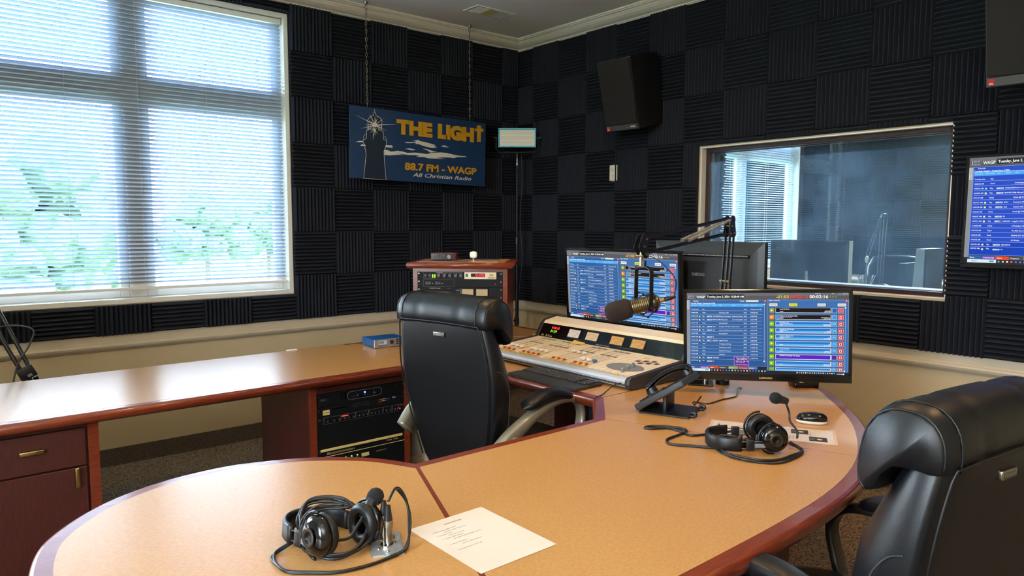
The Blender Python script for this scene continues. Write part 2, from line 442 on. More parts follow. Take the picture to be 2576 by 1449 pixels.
def blind(x0, x1, z0, z1, y, label, cords, pitch=.0248, tilt=-31, sm='slat_near_dim'):
    t = thing('window_blind', label, 'window blind', ((x0+x1)/2, y, z1)); w = (x1-x0)/2; H_ = z1-z0
    MB().box((-w, -.02, -.034), (w, .02, 0), 'paint_white', bev=.003, seg=1).build('head_rail', t)
    s = MB(); n = int((H_-.06)/pitch); a = math.radians(tilt)
    for i in range(n):
        z = -.046-i*pitch; pts = []
        for k in range(5):
            u = (k-2)/2*.0135; arch = .0022*(1-(k-2)**2/4)
            pts.append((u*math.cos(a)+arch*math.sin(a)*-1, z+u*math.sin(a)*1+arch*math.cos(a)))
        vs = []
        for x in (-w+.004, w-.004): vs += [(x, p[0], p[1]) for p in pts]
        for x in (-w+.004, w-.004): vs += [(x, p[0], p[1]-.0004) for p in pts]
        s.add(vs, [(k, k+1, k+6, k+5) for k in range(4)]+[(k+10, k+15, k+16, k+11) for k in range(4)], sm, True)
    s.build('slats', t)['label'] = 'white horizontal mini slats tilted half open'
    MB().box((-w, -.013, -H_), (w, .013, -H_+.018), 'paint_white', bev=.003, seg=1).build('bottom_rail', t)
    for cx in cords:
        q = MB()
        for dy in (-.0135, .0135): q.cyl((cx-(x0+x1)/2, dy, -H_+.016), (cx-(x0+x1)/2, dy, -.03), .0008, 'paint_white', n=5)
        q.build('ladder_cord', t)
    return t
blind(-.45, WX1-.032, 1.055, WZ1-.032, WN+.035, 'white horizontal mini blind across the big window at left, above the strip of foam', (-.2, .30, .72, 1.10, 1.50, 1.83))  # stops short so the added left panes stay bare for daylight
blind(6.42, VX1-.032, 1.055, WZ1-.032, FN+.035, 'white horizontal blind in the far room, seen through the studio window', (6.7, 7.0, 7.4, 7.85), tilt=-8, sm='slat_far_lit')

# ---- studio window between the rooms ----
b = MB()    # beige liner
for a, c in (((WE-.003, SY0, SZ0), (WE+.2, SY0+.008, SZ1)), ((WE-.003, SY1-.008, SZ0), (WE+.2, SY1, SZ1)), ((WE-.003, SY0+.008, SZ1-.008), (WE+.2, SY1-.008, SZ1)), ((WE-.003, SY0+.008, SZ0), (WE+.2, SY1-.008, SZ0+.004))): b.box(a, c, 'paint_trim')
sw = struct('window_3', b)
q = MB(); i0 = .008; w = .026
for xa, xb in ((WE+.045, WE+.085), (WE+.14, WE+.175)):
    for a, c in (((xa, SY0+i0, SZ0+.004), (xb, SY0+i0+w, SZ1-i0)), ((xa, SY1-i0-w, SZ0+.004), (xb, SY1-i0, SZ1-i0)), ((xa, SY0+i0+w, SZ1-i0-w), (xb, SY1-i0-w, SZ1-i0)), ((xa, SY0+i0+w, SZ0+.004), (xb, SY1-i0-w, SZ0+.028))): q.box(a, c, 'frame_dark', bev=.003, seg=1)
q.build('wood_frame', sw)['label'] = 'dark cherry wood inner frame'
MB().box((WE+.062, SY0+i0+w, SZ0+.028), (WE+.068, SY1-i0-w, SZ1-i0-w), 'glass_studio').build('pane', sw)
q = MB(); xa = WE+.175
q.box((xa, SY0+i0, SZ0+.004), (WE+.36, SY1-i0, SZ0+.022), 'paint_white'); q.build('sill', sw)

# ---- foam tiles ----
def foam_mesh(w, h, vert, name='foam'):
    b = MB(); base = .015; dep = .05; L_, Wd = (h, w) if vert else (w, h)
    n = max(1, round(Wd/.0254)); p = Wd/n; prof = [(0, 0)]
    for i in range(n): prof += [(i*p+.0004, base), (i*p+p/2-.0020, dep-.0012), (i*p+p/2, dep), (i*p+p/2+.0020, dep-.0012)]
    prof += [(Wd, base), (Wd, 0)]
    N = len(prof); e = .006
    vs = []
    for l, in_ in ((0, 0), (0, 1), (L_, 1), (L_, 0)):
        for a, d in prof:
            dd = d; ll = l
            if in_ == 0: dd = d*.9 if d > base else d
            else: ll = l+(e if l == 0 else -e)
            vs.append((ll, a, dd))
    if vert: vs = [(a, l, d) for l, a, d in vs]
    else: vs = [(l, a, d) for l, a, d in vs]
    fs = []
    for k in range(3):
        for i in range(N-1): fs.append((k*N+i, k*N+i+1, (k+1)*N+i+1, (k+1)*N+i))
    if vert: fs = [f[::-1] for f in fs]
    fs = [f[::-1] for f in fs]
    b.add(vs, fs, 'foam', False)
    # end caps and back
    for k, rev in ((0, False), (3, True)):
        o = k*N
        for i in range(n):
            j = 1+4*i; q = [o+j, o+j+1, o+j+2, o+j+3, o+(j+4 if i < n-1 else N-2)]
            b.add(vs, [q if (rev == vert) else q[::-1]], 'foam')
        q = [o]+[o+1+4*i for i in range(n)]+[o+N-2, o+N-1]; b.add(vs, [q if (rev == vert) else q[::-1]], 'foam')
    return b.mesh(name)
_fm = {}
ORD = ['top', 'second', 'third', 'fourth', 'fifth', 'sixth', 'bottom']
NUM = ['first', 'second', 'third', 'fourth', 'fifth', 'sixth', 'seventh', 'eighth', 'ninth', 'tenth', 'eleventh', 'twelfth', 'thirteenth', 'fourteenth', 'fifteenth', 'sixteenth', 'seventeenth', 'eighteenth']
def tile(wall, u0, u1, z0, z1, vert, label, group):
    w, h = u1-u0, z1-z0; k = (round(w, 3), round(h, 3), vert)
    if k not in _fm: _fm[k] = foam_mesh(w-.0008, h-.0008, vert)
    o = bpy.data.objects.new('foam_tile', _fm[k]); C.objects.link(o)
    j = (random.random()-.5)*.0016
    if wall == 'N': o.matrix_world = Matrix(((1, 0, 0, u0), (0, 0, -1, WN-.0005), (0, 1, 0, z0+j), (0, 0, 0, 1)))
    elif wall == 'E': o.matrix_world = Matrix(((0, 0, -1, WE-.0005), (-1, 0, 0, u1), (0, 1, 0, z0+j), (0, 0, 0, 1)))
    elif wall == 'FN': o.matrix_world = Matrix(((1, 0, 0, u0), (0, 0, -1, FN-.0005), (0, 1, 0, z0+j), (0, 0, 0, 1)))
    elif wall == 'FE': o.matrix_world = Matrix(((0, 0, -1, FE-.0005), (-1, 0, 0, u1), (0, 1, 0, z0+j), (0, 0, 0, 1)))
    elif wall == 'W2': o.matrix_world = Matrix(((0, 0, 1, WE+.2005), (1, 0, 0, u0), (0, 1, 0, z0+j), (0, 0, 0, 1)))
    tag(o, label, 'foam tile', group); return o
def rid(v): return 'upright ridges' if v else 'level ridges'
PT = .3078
ZL, ZR = 2.933, 2.929
for r in range(7):           # window wall, right of the window
    z1 = ZL-r*FT; z0 = z1-FT if r < 6 else .798
    for c in range(7):
        x0 = 2.038+c*PT; x1 = min(x0+PT, WE-.052)
        tile('N', x0, x1, z0, z1, (c+r) % 2 == 0, 'dark foam tile with %s, window wall, %s row, %s from window' % (rid((c+r) % 2 == 0), ORD[r], NUM[c]), 'foam tiles on the window wall')
for i in range(7):           # strips above and under the window
    x1 = 2.038-i*PT; x0 = x1-PT; v = i % 2 == 1
    if i < 4: tile('N', x0, x1, 2.868, ZL, v, 'low dark foam strip with %s above the big window, %s from its right corner' % (rid(v), NUM[i]), 'foam strips above the window')
    tile('N', x0, x1, .798, .974, v, 'short dark foam tile with %s under the big window, %s from its right corner' % (rid(v), NUM[i]), 'foam tiles under the window')
YK0 = 4.564
for r in range(7):
    z1 = ZR-r*FT; z0 = z1-FT if r < 6 else .798
    for c in range(-1, 17):
        y1 = YK0-c*PT; y0 = y1-PT; v = (c+r) % 2 == 0
        if c == -1: y1 = WN-.001; y0 = YK0
        if y0 < -.75: continue
        lab = 'dark foam tile with %s, right wall, %s row, %s from corner' % (rid(v), ORD[r], NUM[c+1])
        g = 'foam tiles on the right wall'
        if y1 <= SY0+.001 or y0 >= SY1 or r < 3:
            if c == 2 and r == 3:    # cut round the wall socket
                ys = 3.705; tile('E', ys, y1, z0, z1, v, lab+', cut', g)
                tile('E', y0, ys-.001, 1.907, z1, v, 'dark foam offcut with level ridges above the ivory wall socket', g); tile('E', y0, ys-.001, z0, 1.783, v, 'dark foam offcut with level ridges below the ivory wall socket', g); continue
            tile('E', y0, y1, z0, z1, v, lab, g); continue
        # around the studio window
        if r == 3:
            if y1 > SY1 and y0 < SY1: tile('E', SY1+.012, y1, z0, z1, v, lab, g); tile('E', y0, SY1+.01, SZ1+.008, z1, v, lab.replace('tile', 'strip')+', notched', g)
            elif y0 < SY0 < y1: tile('E', SY0, y1, SZ1+.008, z1, v, lab.replace('tile', 'strip')+', notched', g); tile('E', y0, SY0-.002, z0, z1, v, lab, g)
            else: tile('E', y0, y1, SZ1+.008, z1, v, lab.replace('foam tile', 'foam strip')+', above glass', g)
        elif r in (4, 5):
            if y0 < SY1 < y1: tile('E', SY1+.012, y1, z0, z1, v, lab, g)
            elif y0 < SY0 < y1: tile('E', y0, SY0-.002, z0, z1, v, lab, g)
        else:
            if y0 < SY0 < y1: tile('E', SY0, y1, z0, 1.066, v, lab+', narrow', g); tile('E', y0, SY0-.001, z0, z1, v, lab, g)
            elif y0 < SY1 < y1: tile('E', SY1, y1, z0, z1, v, lab, g); tile('E', y0, SY1-.001, z0, 1.066, v, lab+', narrow', g)
            else: tile('E', y0, y1, z0, 1.066, v, lab+', cut low', g)
for r in range(7):           # far room
    z1 = 2.974-r*FT; z0 = z1-FT
    if r == 6: z0 = .845
    for c in range(6):
        y1 = 4.285-c*.302; y0 = y1-.302; v = (c+r) % 2 == 0
        if r < 6 or c < 6: tile('FE', y0, y1, z0, z1, v, 'far room end wall foam tile with %s, %s row, %s from corner' % (rid(v), ORD[r], NUM[c]), 'foam tiles on the far room end wall')
    for c in range(4):
        x0 = 8.035+c*FT; x1 = min(x0+FT, FE-.052); v = (c+r) % 2 == 1
        tile('FN', x0, x1, z0, z1, v, 'foam tile with %s beside far room window, %s row, %s from it' % (rid(v), ORD[r], NUM[c]), 'foam tiles beside the far room window')
for r in range(4):
    dy = (.0, .03, .045, .03)[r]
    tile('W2', 2.89+dy*.4-.02, 3.19, 1.02+(3-r)*.24, 1.02+(4-r)*.24, False, 'pale lit foam edge behind the studio window, at its left end, %s one' % ('topmost', 'second', 'third', 'lowest')[r], 'foam edges inside the far room')

# ---- outside ----
struct('ground', MB().box((-90, -60, -3.2), (140, 160, -3.0), 'lawn_green'))
b = MB(); b.box((-20, 24, -3.0), (60, 29, -2.97), 'asphalt'); b.box((6, 29, -3.0), (12, 60, -2.97), 'asphalt'); struct('road', b)
def tree(x, y, h, r, label, seed, trunk=True):
    rnd = random.Random(seed)
    t = thing('tree', label, 'tree', (x, y, -3.0), 0, 'trees outside the big window')
    MB().cyl((0, 0, 0), (0, 0, h*.6), r*.07, 'bark', r1=r*.04, n=10).build('trunk', t)
    bm = bmesh.new()
    for i in range(34):
        a = rnd.random()*2*PI; q = rnd.random()**.6*r*.85; z = h*.42+rnd.random()*h*.5
        k = 1-abs((z/h-.62))*1.2; s_ = r*(.22+.18*rnd.random())
        m = T(q*math.cos(a)*k, q*math.sin(a)*k, z) @ Matrix.Diagonal((s_, s_, s_*.8, 1))
        g = bmesh.ops.create_icosphere(bm, subdivisions=3, radius=1, matrix=m)
        for v in g['verts']: v.co += Vector((rnd.random()-.5, rnd.random()-.5, rnd.random()-.5))*s_*.28
    me = bpy.data.meshes.new('crown'); bm.to_mesh(me); bm.free(); me.materials.append(M['tree_green'])
    o = bpy.data.objects.new('crown', me); C.objects.link(o); o.parent = t
tree(1.7, 17, 6.3, 1.9, 'large leafy tree outside the left pane of the big window', 1)
tree(7.4, 40, 6.0, 2.8, 'mid green tree outside, behind the window mullion', 2)
tree(13.8, 45, 6.4, 2.8, 'broad tree outside beyond the lawn, right pane of the window', 3)
tree(19.5, 50, 6.4, 3, 'distant tree outside at the right edge of the window', 4)
tree(26, 72, 7.4, 4, 'farthest distant tree outside, lowest on the skyline', 5)
tree(12.5, 66, 7.6, 4, 'distant round tree outside, left of the lawn gap', 6)
tree(4.6, 30, 5.0, 2.6, 'low bushy tree outside, under the largest one', 7)
tree(8.7, 23.5, 2.6, 1.0, 'small tree outside, low in the right corner of the window', 8)
tree(24, 14, 3.9, 1.6, 'tree outside the far room window, the nearer of two', 9)
tree(40, 20, 4.6, 3.2, 'tree outside the far room window, more to the right', 10)
b = MB(); b.box((2.0, 33, -3), (6.4, 33.6, -1.6), 'house_grey'); 
for i in range(9): b.box((1.2+i*1.2, 26, -2.97), (1.9+i*1.2, 26.3, -2.3), 'paint_white')
# low white parking stops are part of the road
b2 = MB()
for i in range(9): b2.box((1.2+i*1.4, 24.2, -2.97), (2.1+i*1.4, 24.5, -2.75), 'paint_white')
struct('kerb', b2)

# ---- recessed downlights ----
def can(x, y, watts, label, col=(1.0, .58, .25)):
    t = thing('recessed_light', label, 'ceiling light', (x, y, CEIL))
    MB().lathe([(.095, -.001), (.095, -.006), (.075, -.008), (.07, -.001)], 'paint_white', 32).build('trim_ring', t)
    MB().cyl((0, 0, -.002), (0, 0, -.004), .07, emat('#ffd9a0', 6), n=24).build('lens', t)
    l = bpy.data.lights.new('downlight', 'AREA'); l.shape = 'DISK'; l.size = .11; l.energy = watts; l.color = col; l.spread = math.radians(150)
    o = bpy.data.objects.new('lamp_glow', l); C.objects.link(o); o.parent = t; o.location = (0, 0, -.012)
for i, (x, y, w) in enumerate(CANS): can(x, y, w, 'warm round ceiling downlight, %s above the studio desks' % NUM[i])
for i, (x, y, w) in enumerate(FARFILL): can(x, y, w, 'unseen cool round ceiling downlight brightening the far room, %s from the glass' % NUM[i], (.85, .93, 1.0))

# ---- unseen uplight behind the viewer, added to brighten the ceiling ----
t = thing('fill_uplight', 'added unseen uplight with a shallow bowl behind the viewer, brightening the ceiling', 'floor lamp', (-1.6, -1.0, 0))
MB().lathe([(.0, 0), (.15, 0), (.15, .015), (.02, .03), (.0, .03)], 'black_metal', 32).build('base', t)
MB().cyl((0, 0, .03), (0, 0, 1.78), .012, 'black_metal').build('pole', t)
MB().lathe([(.02, 1.77), (.10, 1.79), (.17, 1.86), (.165, 1.86), (.095, 1.80), (.0, 1.79)], 'white_plastic', 36).build('bowl', t)
l = bpy.data.lights.new('uplight', 'AREA'); l.shape = 'DISK'; l.size = .16; l.energy = 240; l.color = (.92, .95, 1.0)
o = bpy.data.objects.new('lamp_glow', l); C.objects.link(o); o.parent = t; o.location = (0, 0, 1.83); o.rotation_euler = (PI, 0, 0)

# ---- ceiling vent ----
t = thing('ceiling_vent', 'white louvred air vent in the ceiling above the hanging sign', 'air vent', (3.335, 4.22, CEIL))
q = MB(); W_, D_ = .175, .09
for a, c in (((-W_, -D_, -.008), (W_, -D_+.022, 0)), ((-W_, D_-.022, -.008), (W_, D_, 0)), ((-W_, -D_+.022, -.008), (-W_+.022, D_-.022, 0)), ((W_-.022, -D_+.022, -.008), (W_, D_-.022, 0))): q.box(a, c, 'paint_white', bev=.002, seg=1)
q.build('vent_frame', t)
q = MB()
for k in range(26):
    x = -W_+.03+k*.0115; tilt = -.7 if k < 9 else (.0 if k < 17 else .7)
    q.box((-.0008, -D_+.022, -.006), (.0008, D_-.022, .006), 'paint_white' if tilt else 'label_tan', mx=T(x, 0, -.004) @ Matrix.Rotation(tilt, 4, 'Y'))
q.build('louvre', t)
MB().box((-W_+.02, -D_+.02, -.0008), (W_-.02, D_-.02, -.0002), 'slat_grey').build('duct', t)
for sx_ in (-1, 1): MB().cyl((sx_*(W_-.012), 0, -.012), (sx_*(W_-.012), 0, -.007), .004, 'steel', n=8).build('screw', t)

# ================= desks =================
DZ = .745
def cat_rom(P, sub): return [(p.x, p.y) for p in smooth_path([Vector((a, b_, 0)) for a, b_ in P], sub)]
def offset(poly, d):
    n = len(poly); out = []
    A = sum(poly[i][0]*poly[(i+1) % n][1]-poly[(i+1) % n][0]*poly[i][1] for i in range(n)); sg = 1 if A > 0 else -1
    for i in range(n):
        p0, p1, p2 = Vector(poly[i-1]), Vector(poly[i]), Vector(poly[(i+1) % n])
        a = (p1-p0).normalized(); c = (p2-p1).normalized(); n1 = Vector((-a.y, a.x)); n2 = Vector((-c.y, c.x))
        m = (n1+n2).normalized(); k = d/max(.35, m.dot(n1)); q = p1+m*k*sg; out.append((q.x, q.y))
    return out
def slab(poly, ztop, th, m, lip=.012):
    """solid top with a rounded nosing"""
    b = MB(); n = len(poly)
    prof = [(lip, 0), (lip*.45, -.0025), (.002, -.008), (0, -.016), (0, -th+.014), (.003, -th+.006), (lip*.6, -th+.001), (lip, -th)]
    A = sum(poly[i][0]*poly[(i+1) % n][1]-poly[(i+1) % n][0]*poly[i][1] for i in range(n))
    if A < 0: poly = poly[::-1]
    rings = [[(x, y, ztop+dz) for x, y in (offset(poly, d) if d else poly)] for d, dz in prof]
    b.loft(rings[::-1], m, cap=False)
    for ring, up in ((rings[0], True), (rings[-1], False)):
        P = [Vector((x, y, 0)) for x, y, z in ring]
        fs = []
        for t_ in tessellate_polygon([P]):
            a, c, d = [P[i] for i in t_]; cr_ = (c-a).cross(d-a).z
            fs.append(tuple(t_) if (cr_ > 0) == up else tuple(t_)[::-1])
        b.add(ring, fs, m)
    return b
def line_clip(poly, p, d, side):   # keep the part of poly on one side of line p + t d
    out = []; n = len(poly); f = lambda q: side*((q[0]-p[0])*d[1]-(q[1]-p[1])*d[0])
    for i in range(n):
        a, c = poly[i], poly[(i+1) % n]; fa, fc = f(a), f(c)
        if fa >= 0: out.append(a)
        if (fa >= 0) != (fc >= 0): t_ = fa/(fa-fc); out.append((a[0]+(c[0]-a[0])*t_, a[1]+(c[1]-a[1])*t_))
    return out
lobe = cat_rom([(.75, .815), (.50, .90), (.29, 1.08), (.165, 1.34), (.137, 1.60), (.165, 1.796), (.221, 1.912), (.317, 2.018), (.418, 2.082), (.530, 2.118), (.657, 2.128), (.761, 2.108), (.905, 2.047), (1.025, 1.952), (1.085, 1.875), (1.128, 1.790)], 5)
right = cat_rom([(3.27, 2.25), (3.262, 2.0), (3.20, 1.72), (3.033, 1.466), (2.911, 1.353), (2.763, 1.228), (2.616, 1.12), (2.458, 1.028), (2.25, .930), (2.05, .868), (1.85, .832), (1.64, .815), (1.39, .808), (1.05, .806), (.75, .815)], 5)
outl = lobe+[(1.90, 1.790), (2.125, 2.005), (2.125, 2.84), (1.95, 3.055), (1.95, 3.89), (3.27, 3.89)]+right[:-1]
desk = thing('studio_desk', 'large curved studio desk with tan laminate top and reddish cherry wood edge', 'desk', (0, 0, 0))
slab(outl, DZ, .042, 'cherry_x').build('wood_edge', desk)['label'] = 'reddish cherry wood nosing around the laminate'
inn = offset(outl, .046)
zt = DZ+.0006
d1 = Vector((.856-1.108, 1.107-1.744)).normalized(); d1 = (d1.x, d1.y); d2 = Vector((2.205-1.931, .974-1.740)).normalized(); d2 = (d2.x, d2.y)
pl = line_clip(line_clip(inn, (1.101, 1.744), d1, 1), (0, 3), (1, 0), 1)
# split by seams: left lobe / middle / right wing
L1 = [q for q in line_clip(inn, (1.101, 1.744), d1, 1)]
R1 = line_clip(inn, (1.115, 1.744), d1, -1)
mid = line_clip(R1, (1.930, 1.742), d2, 1); rest = line_clip(R1, (1.936, 1.744), d2, -1)
wing = line_clip(rest, (2.19, 1.982), (1, 0), 1); back = line_clip(rest, (2.19, 1.989), (1, 0), -1)
def lam(poly, nm='laminate_panel'):
    q = MB(); q.prism(poly, DZ-.002, zt, 'laminate'); return q.build(nm, desk)
for p in (L1, mid, wing, back, [(1.9505, 3.100), (1.9965, 3.100), (1.9965, 3.846), (1.9505, 3.846)]): lam(p)
# counter along the window wall
ct = thing('window_counter', 'long tan laminate counter with cherry wood edge running below the big window', 'counter', (0, 0, 0))
slab([(-1.3, 3.055), (1.948, 3.055), (1.948, 3.89), (-1.3, 3.89)], DZ, .042, 'cherry_x').build('wood_edge', ct)
MB().box((-1.26, 3.098, DZ-.002), (1.948, 3.872, zt), 'laminate').build('laminate_panel', ct)
# cabinet under the counter (left)
cb = thing('drawer_cabinet', 'dark cherry cabinet with one drawer above one door, under the window counter', 'cabinet', (0, 0, 0))
q = MB(); q.box((-.42, 3.125, .0), (.523, 3.84, DZ-.042), 'cherry_dark'); q.box((.486, 3.108, 0), (.523, 3.125, DZ-.042), 'cherry'); q.box((-.42, 3.112, .685), (.486, 3.125, DZ-.042), 'cherry_dark'); q.build('body', cb)
dr = MB().box((-.39, 3.106, .535), (.478, 3.124, .680), 'cherry_dark', bev=.002, seg=1).build('drawer', cb)
do = MB().box((-.39, 3.106, .06), (.478, 3.124, .528), 'cherry_dark', bev=.002, seg=1).build('door', cb)
def pull(p, vert, par):
    q = MB(); rx = [(-.036, 0), (.036, 0)]
    m = T(*p) @ (Matrix.Rotation(PI/2, 4, 'Y') if vert else Matrix.Identity(4))
    q.loft([[(x, -.012+(.004 if k in (0, 3) else 0), z) for x, z in [(a*k2-(.030 if a < 0 else -.030)*0, z_) for a, z_ in ((-.040, 0), (-.034, .008), (.034, .008), (.040, 0), (.034, -.008), (-.034, -.008))]] for k, k2 in ((0, .96), (1, 1), (2, 1), (3, .96))], 'brass', mx=m, smooth=False)
    q.v = [(a, b_+(0), c) for a, b_, c in q.v]
    for sx_ in (-.022, .022): q.cyl((sx_, -.012, 0), (sx_, .004, 0), .004, 'brass', mx=m, n=10)
    q.box((-.038, -.016, -.0075), (.038, -.011, .0075), 'brass', mx=m, bev=.0035)
    return q.build('handle', par)
pull((.303, 3.106, .617), False, dr); pull((.444, 3.106, .492), True, do)

# ---------- rack helpers ----------
def rack_frame(t, w, z0, z1, depth, m='cherry', post=.03, side='cherry'):
    """cabinet in local space: front face at y=0, opening centred on x=0"""
    hw = w/2
    q = MB(); q.box((-hw-post, 0, z0), (-hw, .02, z1), 'cherry'); q.box((-hw-post, .02, z0), (-hw, depth, z1), side); q.build('side_panel', t)
    q = MB(); q.box((hw, 0, z0), (hw+post, depth, z1), 'cherry'); q.build('side_panel', t)
    q = MB(); q.box((-hw, depth-.015, z0), (hw, depth, z1), 'cherry_dark'); q.box((-hw, 0, z1-.02), (hw, depth-.015, z1), 'cherry'); q.box((-hw, 0, z0), (hw, depth-.015, z0+.02), 'cherry'); q.build('back_panel', t)
def screws(q, w, z0, z1, m='nickel', y=-.004, pitch=.0444):
    z = z1-.012
    while z > z0+.006:
        for sx_ in (-1, 1):
            q.cyl((sx_*(w/2-.009), y, z), (sx_*(w/2-.009), y-.003, z), .0038, m, n=10)
        z -= pitch
TXM = Matrix.Rotation(PI/2, 4, 'X')      # text drawn in xy stands up facing -y
def ptxt(q, s, x, y, z, h, m, align='L', wid=None, bold=0): q.text(s, 0, 0, h, m, mx=T(x, y, z) @ TXM, align=align, wid=wid, bold=bold)

# ---- lower equipment rack under the counter ----
RW = .4826
lr = thing('under_counter_rack', 'cherry wood equipment rack cabinet built under the window counter, left of the black chair', 'rack cabinet', (1.677, 3.14, 0))
rack_frame(lr, RW, .005, DZ-.043, .62, post=.031, side='cherry_dark')  # left panel in darker wood to paint in its shade
MB().box((-RW/2, .0, .655), (RW/2, .02, DZ-.043), 'cherry_dark').build('header', lr)
def unit(name, label, cat, root, w, z0, z1, depth=.3, face='rack_black', y=0.004):
    t = thing(name, label, cat, root.location, root.rotation_euler.z, 'rack units')
    MB().box((-w/2+.02, .006+y, z0+.001), (w/2-.02, depth, z1-.001), 'black_metal').build('chassis', t)
    q = MB(); q.box((-w/2+.001, y, z0+.0006), (w/2-.001, y+.006, z1-.0006), face, bev=.0008, seg=1); f = q.build('faceplate', t)
    return t, f
def deco(t, nm='markings'): 
    return MB()
U = .04445
Z = .652
def led(q, x, z, m, y=0, r=.003): q.cyl((x, y, z), (x, y-.003, z), r, m, n=10)
# amplifier
t, f = unit('power_amplifier', 'black rack amplifier with rounded outline and blue light, topmost in the under-counter rack', 'amplifier', lr, RW, Z-U*1.5, Z)
q = MB(); zc = Z-.030; P = []
for k in range(24):
    a = 2*PI*k/24; P.append(((.075 if math.cos(a) > 0 else -.075)+.02*math.cos(a)+.015, .002, zc+.02*math.sin(a)))
q.tube(P, .0009, 'mid_grey', closed=True, n=5); ptxt(q, 'SLA 1', -RW/2+.022, .003, Z-.035, .010, 'mid_grey'); ptxt(q, 'ART', RW/2-.05, .003, Z-.016, .006, 'slat_grey')
for k in range(2):
    for j in range(5):
        q.box((-.115+k*.018, .001, Z-.014-j*.007), (-.103+k*.018, .004, Z-.012-j*.007), 'black_gloss')
for x in (-.03, .062): q.cyl((x, .003, zc-.003), (x, -.010, zc-.003), .008, 'black_plastic', n=16); q.box((x-.0006, -.0108, zc-.003), (x+.0006, -.010, zc+.004), 'paper')
ptxt(q, 'INPUT  1-2', -.055, .003, zc-.010, .003, 'mid_grey'); ptxt(q, 'INPUT 2', .072, .003, zc-.008, .003, 'mid_grey')
screws(q, RW, Z-U*1.5, Z); q.build('markings', t)
q = MB(); led(q, .015, zc+.006, emat('#7db4ff', 6), .003, .0035); q.box((.012, .002, zc-.006), (.018, .004, zc-.002), emat('#3a6adf', 1)); q.build('power_light', t)['label'] = 'bright blue power light'
Z -= U*1.5
t, f = unit('cd_recorder', 'black rack player with two colourful stripe labels, second unit in the under-counter rack', 'audio player', lr, RW, Z-U, Z)
q = MB()
for z in (-.008, -.017):
    for k, cc in enumerate(('#a03020', '#d06020', '#e0b050', '#d8d8c0', '#80a0c0', '#3050b0', '#6030a0')): q.box((.088+k*.0095, .0025, Z+z-.0014), (.0975+k*.0095, .004, Z+z), emat(cc, .55))
q.build('stripe_label', t)['label'] = 'two colourful stripe labels'; q = MB()
for z in (-.006, -.014, -.022): q.box((-.055, .003, Z+z-.0006), (.04, .004, Z+z), 'slat_grey')
for k in range(2): q.box((-RW/2+.032, .002, Z-.026-k*.013), (-RW/2+.067, .004, Z-.015-k*.013), 'label_tan')
q.box((-.16, .002, Z-.018), (-.085, .004, Z-.012), 'black_gloss'); ptxt(q, 'COMPACT', .09, .003, Z-.030, .003, 'mid_grey'); q.box((.17, .002, Z-.012), (.19, .004, Z-.005), 'mid_grey')
screws(q, RW, Z-U, Z); q.build('markings', t)
Z -= U
t, f = unit('mic_processor', 'black rack voice processor with a row of small knobs and a red light bar', 'audio processor', lr, RW, Z-U, Z)
q = MB()
xs = [-.19, -.155, -.13, -.10, -.078, -.052, -.022, .0, .022, .047, .066, .087, .108, .130, .150, .180, .195]
for x in xs: q.cyl((x, .003, Z-.026), (x, -.009, Z-.026), .0062, 'black_plastic', n=14); q.box((x-.0005, -.0098, Z-.026), (x+.0005, -.009, Z-.020), 'paper')
for x0, x1 in ((-.205, -.117), (-.112, -.038), (-.036, .036), (.038, .117), (.118, .168), (.17, .208)):
    for a, c in (((x0, .0025, Z-.007), (x1, .004, Z-.0065)), ((x0, .0025, Z-.039), (x1, .004, Z-.0385)), ((x0, .0025, Z-.039), (x0+.0005, .004, Z-.0065)), ((x1-.0005, .0025, Z-.039), (x1, .004, Z-.0065))): q.box(a, c, 'mid_grey')
screws(q, RW, Z-U, Z); ptxt(q, '528E', -RW/2+.008, .003, Z-.018, .006, 'mid_grey'); ptxt(q, 'SYMETRIX', RW/2-.026, .003, Z-.012, .003, 'label_tan', wid=.016)
q.build('knobs', t)
q = MB()
for k in range(8): q.box((-.110+k*.0042, .002, Z-.0155), (-.1065+k*.0042, .004, Z-.012), emat('#ff3a28', 3))
led(q, .214, Z-.028, emat('#ff2a20', 4), .003, .0026); q.build('indicator_light', t)['label'] = 'red indicator lights'
Z -= U
t, f = unit('blank_panel', 'plain black blank panel in the middle of the under-counter rack', 'rack panel', lr, RW, Z-U*2.6, Z, .05); Z -= U*2.6
q = MB(); screws(q, RW, Z, Z+U*2.6, 'black_metal', pitch=.1); q.build('screw', t)
t, f = unit('power_supply', 'black rack power supply with a tan stripe across it and a row of green lights', 'power supply', lr, RW, Z-U*3.4, Z)
q = MB(); q.box((-RW/2+.016, -.001, Z-.012), (RW/2-.014, .004, Z), 'label_tan', bev=.001, seg=1)
q.box((-RW/2, .001, Z-.040), (RW/2, .004, Z-.038), 'label_tan')
ptxt(q, 'AUDIOARTS ENGINEERING', -RW/2+.07, .003, Z-.030, .0085, 'label_tan', wid=.125)
for k in range(4): q.box((-RW/2+.050+k*.0045, .002, Z-.031), (-RW/2+.053+k*.0045, .004, Z-.020), 'mid_grey')
ptxt(q, 'PSR 100', RW/2-.105, .003, Z-.026, .0075, 'label_tan', wid=.065); ptxt(q, 'POWER SUPPLY', .075, .003, Z-.068, .005, 'label_tan', wid=.058)
q.box((-.008, .001, Z-.077), (.033, .004, Z-.060), 'label_tan')
for x in (-.165, -.115, -.094, -.063, -.032): q.box((x-.006, .0025, Z-.071), (x+.008, .004, Z-.070), 'mid_grey')
screws(q, RW, Z-U*3.4, Z, pitch=.06); q.build('markings', t)
q = MB()
for x, r in ((-.165, .004), (-.115, .003), (-.094, .003), (-.063, .003), (-.032, .003)): led(q, x, Z-.062, emat('#7dff9a', 3), .003, r)
q.build('indicator_light', t)['label'] = 'green indicator lights'
Z -= U*3.4
